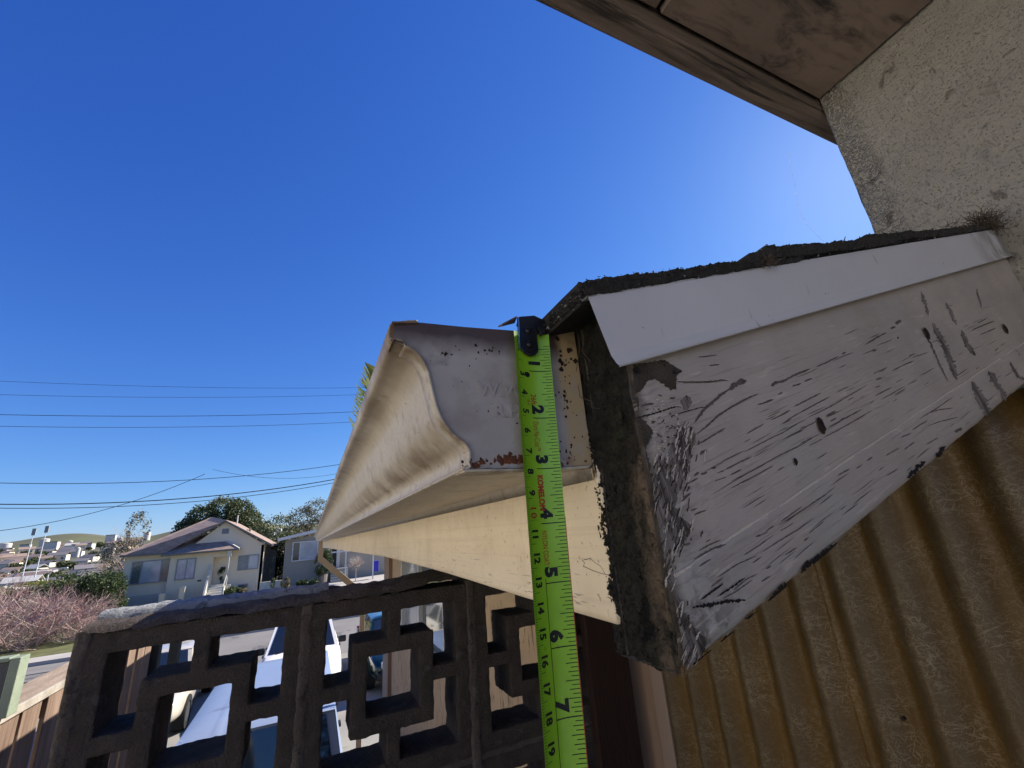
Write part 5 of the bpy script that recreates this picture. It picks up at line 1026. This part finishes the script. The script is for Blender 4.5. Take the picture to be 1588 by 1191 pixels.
part('soffit_backing', MB().box(-.40, XS+1, -.45, YC+.03, ZS+.018, ZS+.10), M['darkwood'], U, world=True)

# ================================================================== WALL BELOW: fibreglass, trims, main wall, window
XW = .70
FS = thing('fibreglass_screen', 'amber corrugated fibreglass screen under the barge board', 'screen', (XW, .45, -1.5))
ph = .4538
def corr(y0, y1, dx, name='corrugated_sheet'):
    n_ = int((y1-y0)/.0042)
    def fn(u, v_):
        y = y0+(y1-y0)*u; z = -1.5+1.60*v_; return (XW+.0125*math.cos((y-ph)/.0677*2*math.pi)+dx+.0012*noise.noise(Vector((y*14, z*7, 0))), y, z)
    o = part(name, MB().grid(fn, n_, 30), M['fibre'], FS, world=True, smooth=True); s = o.modifiers.new('s', 'SOLIDIFY'); s.thickness = .0012; s.offset = 0; return o
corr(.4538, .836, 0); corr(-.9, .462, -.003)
for (px, py) in ((1399, 1115),):
    c = onX(px, py, XW-.012); part('screw', MB().tube([(c[0]+.006, c[1], c[2]), (c[0], c[1], c[2])], .0022, 8), M['hole'], FS, world=True)
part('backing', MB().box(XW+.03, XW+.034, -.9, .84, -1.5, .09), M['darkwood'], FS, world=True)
for (a, b, y, m_, l) in ((.838, .874, 0, 'trim2', 'narrow pinkish'), (.8785, .962, .006, 'trim', 'wide tan')):
    t = thing('trim_board', l+' vertical trim board left of the fibreglass', 'trim', (XW, (a+b)/2, -1.5)); part('board', MB().box(XW-.012+y, XW+.03, a, b, -1.5, .18), M[m_], t, world=True, bevel=.002)
a = onY(923, 1191, .905)[0]
t = thing('dark_post', 'dark brown wooden post between the breeze blocks and the tan trim', 'post', (.64, .95, -1.5)); part('post', MB().box(.557, .6610, .905, .925, -1.5, .16), M['darkwood'], t, world=True, bevel=.003)
HW = thing('house_wall', 'cracked beige house wall with a window behind the breeze blocks', 'wall', (XW, 3, GZ))
def wseg(y0, y1, z0, z1, m='wall'): part('wall_panel', MB().box(XW+.002, XW+.14, y0, y1, z0, z1), M[m], HW, world=True)
wz = -.66
wseg(.93, 2.55, GZ, .14); wseg(3.83, 4.68, GZ, .14); wseg(2.55, 3.83, GZ, wz)
part('corner_trim', MB().box(XW-.03, XW+.14, 4.40, 4.70, GZ, .14), M['trim'], HW, world=True)
part('end_wall', MB().box(XW+.002, 4, 4.66, 4.70, GZ, .5), M['wall'], HW, world=True)
w = part('window', MB().box(XW-.02, XW+.02, 3.80, 3.84, wz, .14).box(XW-.02, XW+.02, 2.53, 2.57, wz, .14).box(XW-.02, XW+.02, 3.17, 3.21, wz, .14).box(XW-.03, XW+.03, 2.53, 3.84, wz-.03, wz), M['frame_w'], HW, world=True)
part('pane', MB().box(XW+.012, XW+.02, 3.21, 3.80, wz, .14), M['glassc'], w); part('pane', MB().box(XW+.005, XW+.012, 2.57, 3.17, wz, .14), M['glass'], w)
part('wing_wall', MB().box(1.5, 1.64, 4.7, 5.7, GZ, .52), M['wall'], HW, world=True)  # unseen wall, added to keep sun off the lower fence, cut short of the van
part('ceiling', MB().box(XF+.02, XW, .95, 6.7, .085, .095), M['ply'], HW, world=True)

NH = thing('added_bounce_house', 'unseen cream house added beyond the board fence to bounce warm light', 'house', (-4.6, -1, GZ))  # unseen house, added so its sunlit wall bounces warm light onto the eave
part('wall', MB().box(-9.5, -4.6, -9, 4.2, GZ, 2.3), M['cream2'], NH, world=True)
mb = MB(); mb.slab([(-4.1, -9.4, 2.2), (-4.1, 4.6, 2.2), (-7.0, 4.6, 3.7), (-7.0, -9.4, 3.7)], (0, 0, .1)); mb.slab([(-10, -9.4, 2.2), (-10, 4.6, 2.2), (-7.0, 4.6, 3.7), (-7.0, -9.4, 3.7)], (0, 0, .1)); part('roof', mb, M['houseroof'], NH, world=True)
for y0 in (-6.5, -2.5, 1.2):
    w = part('window', MB().box(-4.6, -4.55, y0-.08, y0+1.28, -.38, .98), M['frame_w'], NH, world=True); part('pane', MB().box(-4.549, -4.53, y0, y0+1.2, -.3, .9), M['glass'], w)

# ================================================================== BREEZE BLOCK WALL
BY0, BD = .93, .095; PT = .3051
def block_mesh():
    h = PT/2-.0045; a, b, c_, t_ = .1190, .0738, .0477, .0118      # opening, ring outer, ring inner, bar half widths
    base = [-h, -a, -b, -c_, -t_, t_, c_, b, a, h]
    def fine(l, st=.0085):
        o = []
        for p, q in zip(l, l[1:]): k = max(1, int(round((q-p)/st))); o += [p+(q-p)*i/k for i in range(k)]
        return o+[l[-1]]
    g = fine(base); n = len(g)-1; mid = [(g[i]+g[i+1])/2 for i in range(n)]
    def solid(x, z):
        m = max(abs(x), abs(z))
        if m > a: return True
        if m > b: return abs(x) < t_ or abs(z) < t_
        return m > c_
    occ = [[solid(mid[i], mid[j]) for j in range(n)] for i in range(n)]; ny = 10; mb = MB(); idx = {}
    def V(i, k, j):
        if (i, k, j) not in idx: idx[(i, k, j)] = len(mb.v); mb.v.append((g[i], BD*k/ny, g[j]))
        return idx[(i, k, j)]
    for i in range(n):
        for j in range(n):
            if not occ[i][j]: continue
            mb.f.append((V(i, 0, j), V(i+1, 0, j), V(i+1, 0, j+1), V(i, 0, j+1))); mb.f.append((V(i, ny, j), V(i, ny, j+1), V(i+1, ny, j+1), V(i+1, ny, j)))
            for di, dj in ((1, 0), (-1, 0), (0, 1), (0, -1)):
                ii, jj = i+di, j+dj
                if 0 <= ii < n and 0 <= jj < n and occ[ii][jj]: continue
                for k in range(ny):
                    if di: x = i+(di > 0); q = [V(x, k, j), V(x, k+1, j), V(x, k+1, j+1), V(x, k, j+1)]
                    else: z = j+(dj > 0); q = [V(i, k, z), V(i, k+1, z), V(i+1, k+1, z), V(i+1, k, z)]
                    mb.f.append(tuple(q))
    me = mb.mesh('breeze_block'); bm = bmesh.new(); bm.from_mesh(me); bmesh.ops.recalc_face_normals(bm, faces=bm.faces)
    ed = [e for e in bm.edges if len(e.link_faces) == 2 and e.calc_face_angle(0) > .8]
    bmesh.ops.bevel(bm, geom=ed, offset=.0024, segments=2, affect='EDGES', profile=.5)
    bm.normal_update()
    for v in bm.verts: v.co += v.normal*(.0013*noise.fractal(v.co*90, 1, 2, 3)+.0012*noise.fractal(v.co*22, 1, 2, 3)+.0006*noise.noise(v.co*330)-.004*max(0, noise.noise(v.co*45+Vector((9, 9, 9)))-.52))
    bm.to_mesh(me); bm.free(); me.polygons.foreach_set('use_smooth', [True]*len(me.polygons)); me.materials.append(M['block']); return me
bme = block_mesh(); X0, ZC = .1534, -.2525
BWl = thing('breeze_block_wall', 'dark brown openwork breeze block wall in front of the parked cars', 'wall', (.15, BY0+.05, -1.6))
for c_ in (-1, 0, 1):
    for r_ in range(4):
        o = link('breeze_block', bme, None, BWl); o.location = Vector((X0+c_*PT, BY0, ZC-r_*PT))-BWl.location; o.rotation_euler.y = R([0, 180, 90, 270][(c_*2+r_*3) % 4]); o.rotation_euler.z = 0
def rough_slab(name, x0, x1, y0, y1, ztop, zb, m, amp=.004, parent=None, nx=60, ny=16, fz=None, label=None, sc=1):
    def fn(u, v_):
        x = x0+(x1-x0)*u; w = v_; y = y0+(y1-y0)*w; e = min(1, min(w, 1-w)*7, ); z = zb+(ztop-zb)*math.sqrt(max(0, e)) + (fz(x) if fz else 0)
        n_ = noise.fractal(Vector((x*28*sc, y*28*sc, zb)), 1, 2, 5); return (x, y+amp*n_*.6, z+amp*n_)
    return part(name, MB().grid(fn, nx, ny), m, parent, world=True, smooth=True, label=label)
for c_ in (-1, 0, 1, 2): # vertical joints with a raised bead
    x = X0+(c_-.5)*PT
    for r_ in range(4):
        z1 = ZC+PT/2-r_*PT; mb = MB()
        for yy, s in ((BY0, -1), (BY0+BD, 1)):
            mb.grid(lambda u, v_, yy=yy, s=s: (x+(u-.5)*.020+.0015*noise.noise(Vector((1, 2, (z1-PT*v_)*30))), yy+s*(.0032*math.sin(math.pi*u)**.5-.001+.002*noise.noise(Vector((u*2, 0, (z1-PT*v_)*60)))), z1-PT*v_), 8, 40)
        mb.box(x-.006, x+.006, BY0+.002, BY0+BD-.002, z1-PT, z1)
        part('mortar_joint', mb, M['mortar'], BWl, world=True, smooth=True)
for r_ in range(1, 4):
    z = ZC+PT/2-(r_-1)*PT-PT; part('mortar_joint', MB().box(-.304, .611, BY0+.002, BY0+BD-.002, z-.0055, z+.0055), M['mortar'], BWl, world=True)
rough_slab('mortar_cap', -.306, .045, BY0-.004, BY0+BD+.01, -.0905, -.1035, M['block'], .004, BWl, 90, 20)
rough_slab('mortar_cap', .02, .612, BY0-.004, BY0+BD+.006, -.087, -.1035, M['block'], .0045, BWl, 120, 20, fz=lambda x: .012*sm(.12, .27, x)-.004*sm(.3, .5, x))
rough_slab('cement_cap', -.308, .036, BY0+.045, BY0+BD+.030, -.0800, -.1035, M['cap_conc'], .0045, BWl, 140, 20, label='pale grey cement strip on top of the left half', sc=1.6)

# ================================================================== WOODEN FENCE
XFc = -1.0
FN = thing('wooden_fence', 'tall brown board fence with cap rail, half in shadow, left of the breeze blocks', 'fence', (XFc, 3, GZ)); rn = random.Random(8)
y = 1.2; k = 0
while y < 4.2:
    w_ = rn.uniform(.128, .142); dz = rn.uniform(-.004, .004); dx = rn.uniform(-.004, .006)
    part('fence_board', MB().box(XFc+dx-.018, XFc+dx, y, y+w_, GZ, -.53+dz), M['fence'], FN, world=True, bevel=.003); y += w_+rn.uniform(.022, .034); k += 1
part('rail', MB().box(XFc-.06, XFc-.022, 1.2, 4.36, -.62, -.53), M['fence'], FN, world=True)
part('cap_rail', MB().box(XFc-.15, XFc+.006, 1.2, 4.36, -.527, -.50), M['fencecap'], FN, world=True, bevel=.004)
part('cap_edge', MB().box(XFc+.007, XFc+.020, 1.2, 4.36, -.530, -.497), M['palestrip'], FN, world=True, bevel=.003, label='pale weathered edge strip')
for yy in (3.2, 4.27): part('post', MB().box(XFc-.13, XFc-.04, yy, yy+.09, GZ, -.62), M['fence'], FN, world=True)
t = thing('screen_panel', 'dark grey upright panel with pale green edge standing on the fence rail', 'panel', (-1.0, 2.4, -.5))
part('panel', MB().box(-1.25, -.975, 2.40, 2.44, -.50, -.322), M['darkgrey'], t, world=True, bevel=.003)
part('edge_strip', MB().box(-.974, -.945, 2.385, 2.45, -.50, -.312), M['greenpaint'], t, world=True, bevel=.003); part('top_strip', MB().box(-1.25, -.975, 2.385, 2.45, -.321, -.308), M['greenpaint'], t, world=True, bevel=.003)
t = thing('garden_gate', 'dark gate with cobwebbed opening beyond the end of the board fence', 'gate', (-1.0, 4.7, GZ))
for i in range(2): part('gate_post', MB().box(-1.05, -.98, 4.38+i*.62, 4.46+i*.62, GZ, -.56), M['dark'], t, world=True)
for z in (-.62, -1.05): part('gate_rail', MB().box(-1.03, -1.0, 4.47, 4.99, z-.03, z+.03), M['dark'], t, world=True)
for i in range(4): part('gate_board', MB().box(-1.04, -1.01, 4.47+i*.13, 4.59+i*.13, GZ, -1.09), M['dark'], t, world=True)
# ================================================================== BALCONY under the photographer
B = thing('balcony', 'brown board balcony floor behind the breeze block wall', 'balcony', (0, 0, -1.5))
for k in range(14): part('floor_board', MB().box(-.9, .70, -1.6+k*.19, -1.6+k*.19+.183, -1.54, -1.505), M['deckw'], B, world=True)
part('side_parapet', MB().box(-.98, -.9, -1.6, .6, -1.5, -.45), M['stucco'], B, world=True)
part('base_wall', MB().box(-.85, .70, -1.6, 1.03, GZ, -1.56), M['stucco'], B, world=True)
# spider threads near the stucco corner
t = thing('spider_thread', 'fine spider thread hanging in front of the sky by the stucco corner', 'spider web', onY(1250, 300, .2))
part('thread', MB().tube([onY(x, y, .2) for x, y in ((1222, 235), (1229, 270), (1239, 322), (1246, 340), (1255, 352), (1280, 378))], .00010, 4), M['silk'], t, world=True)
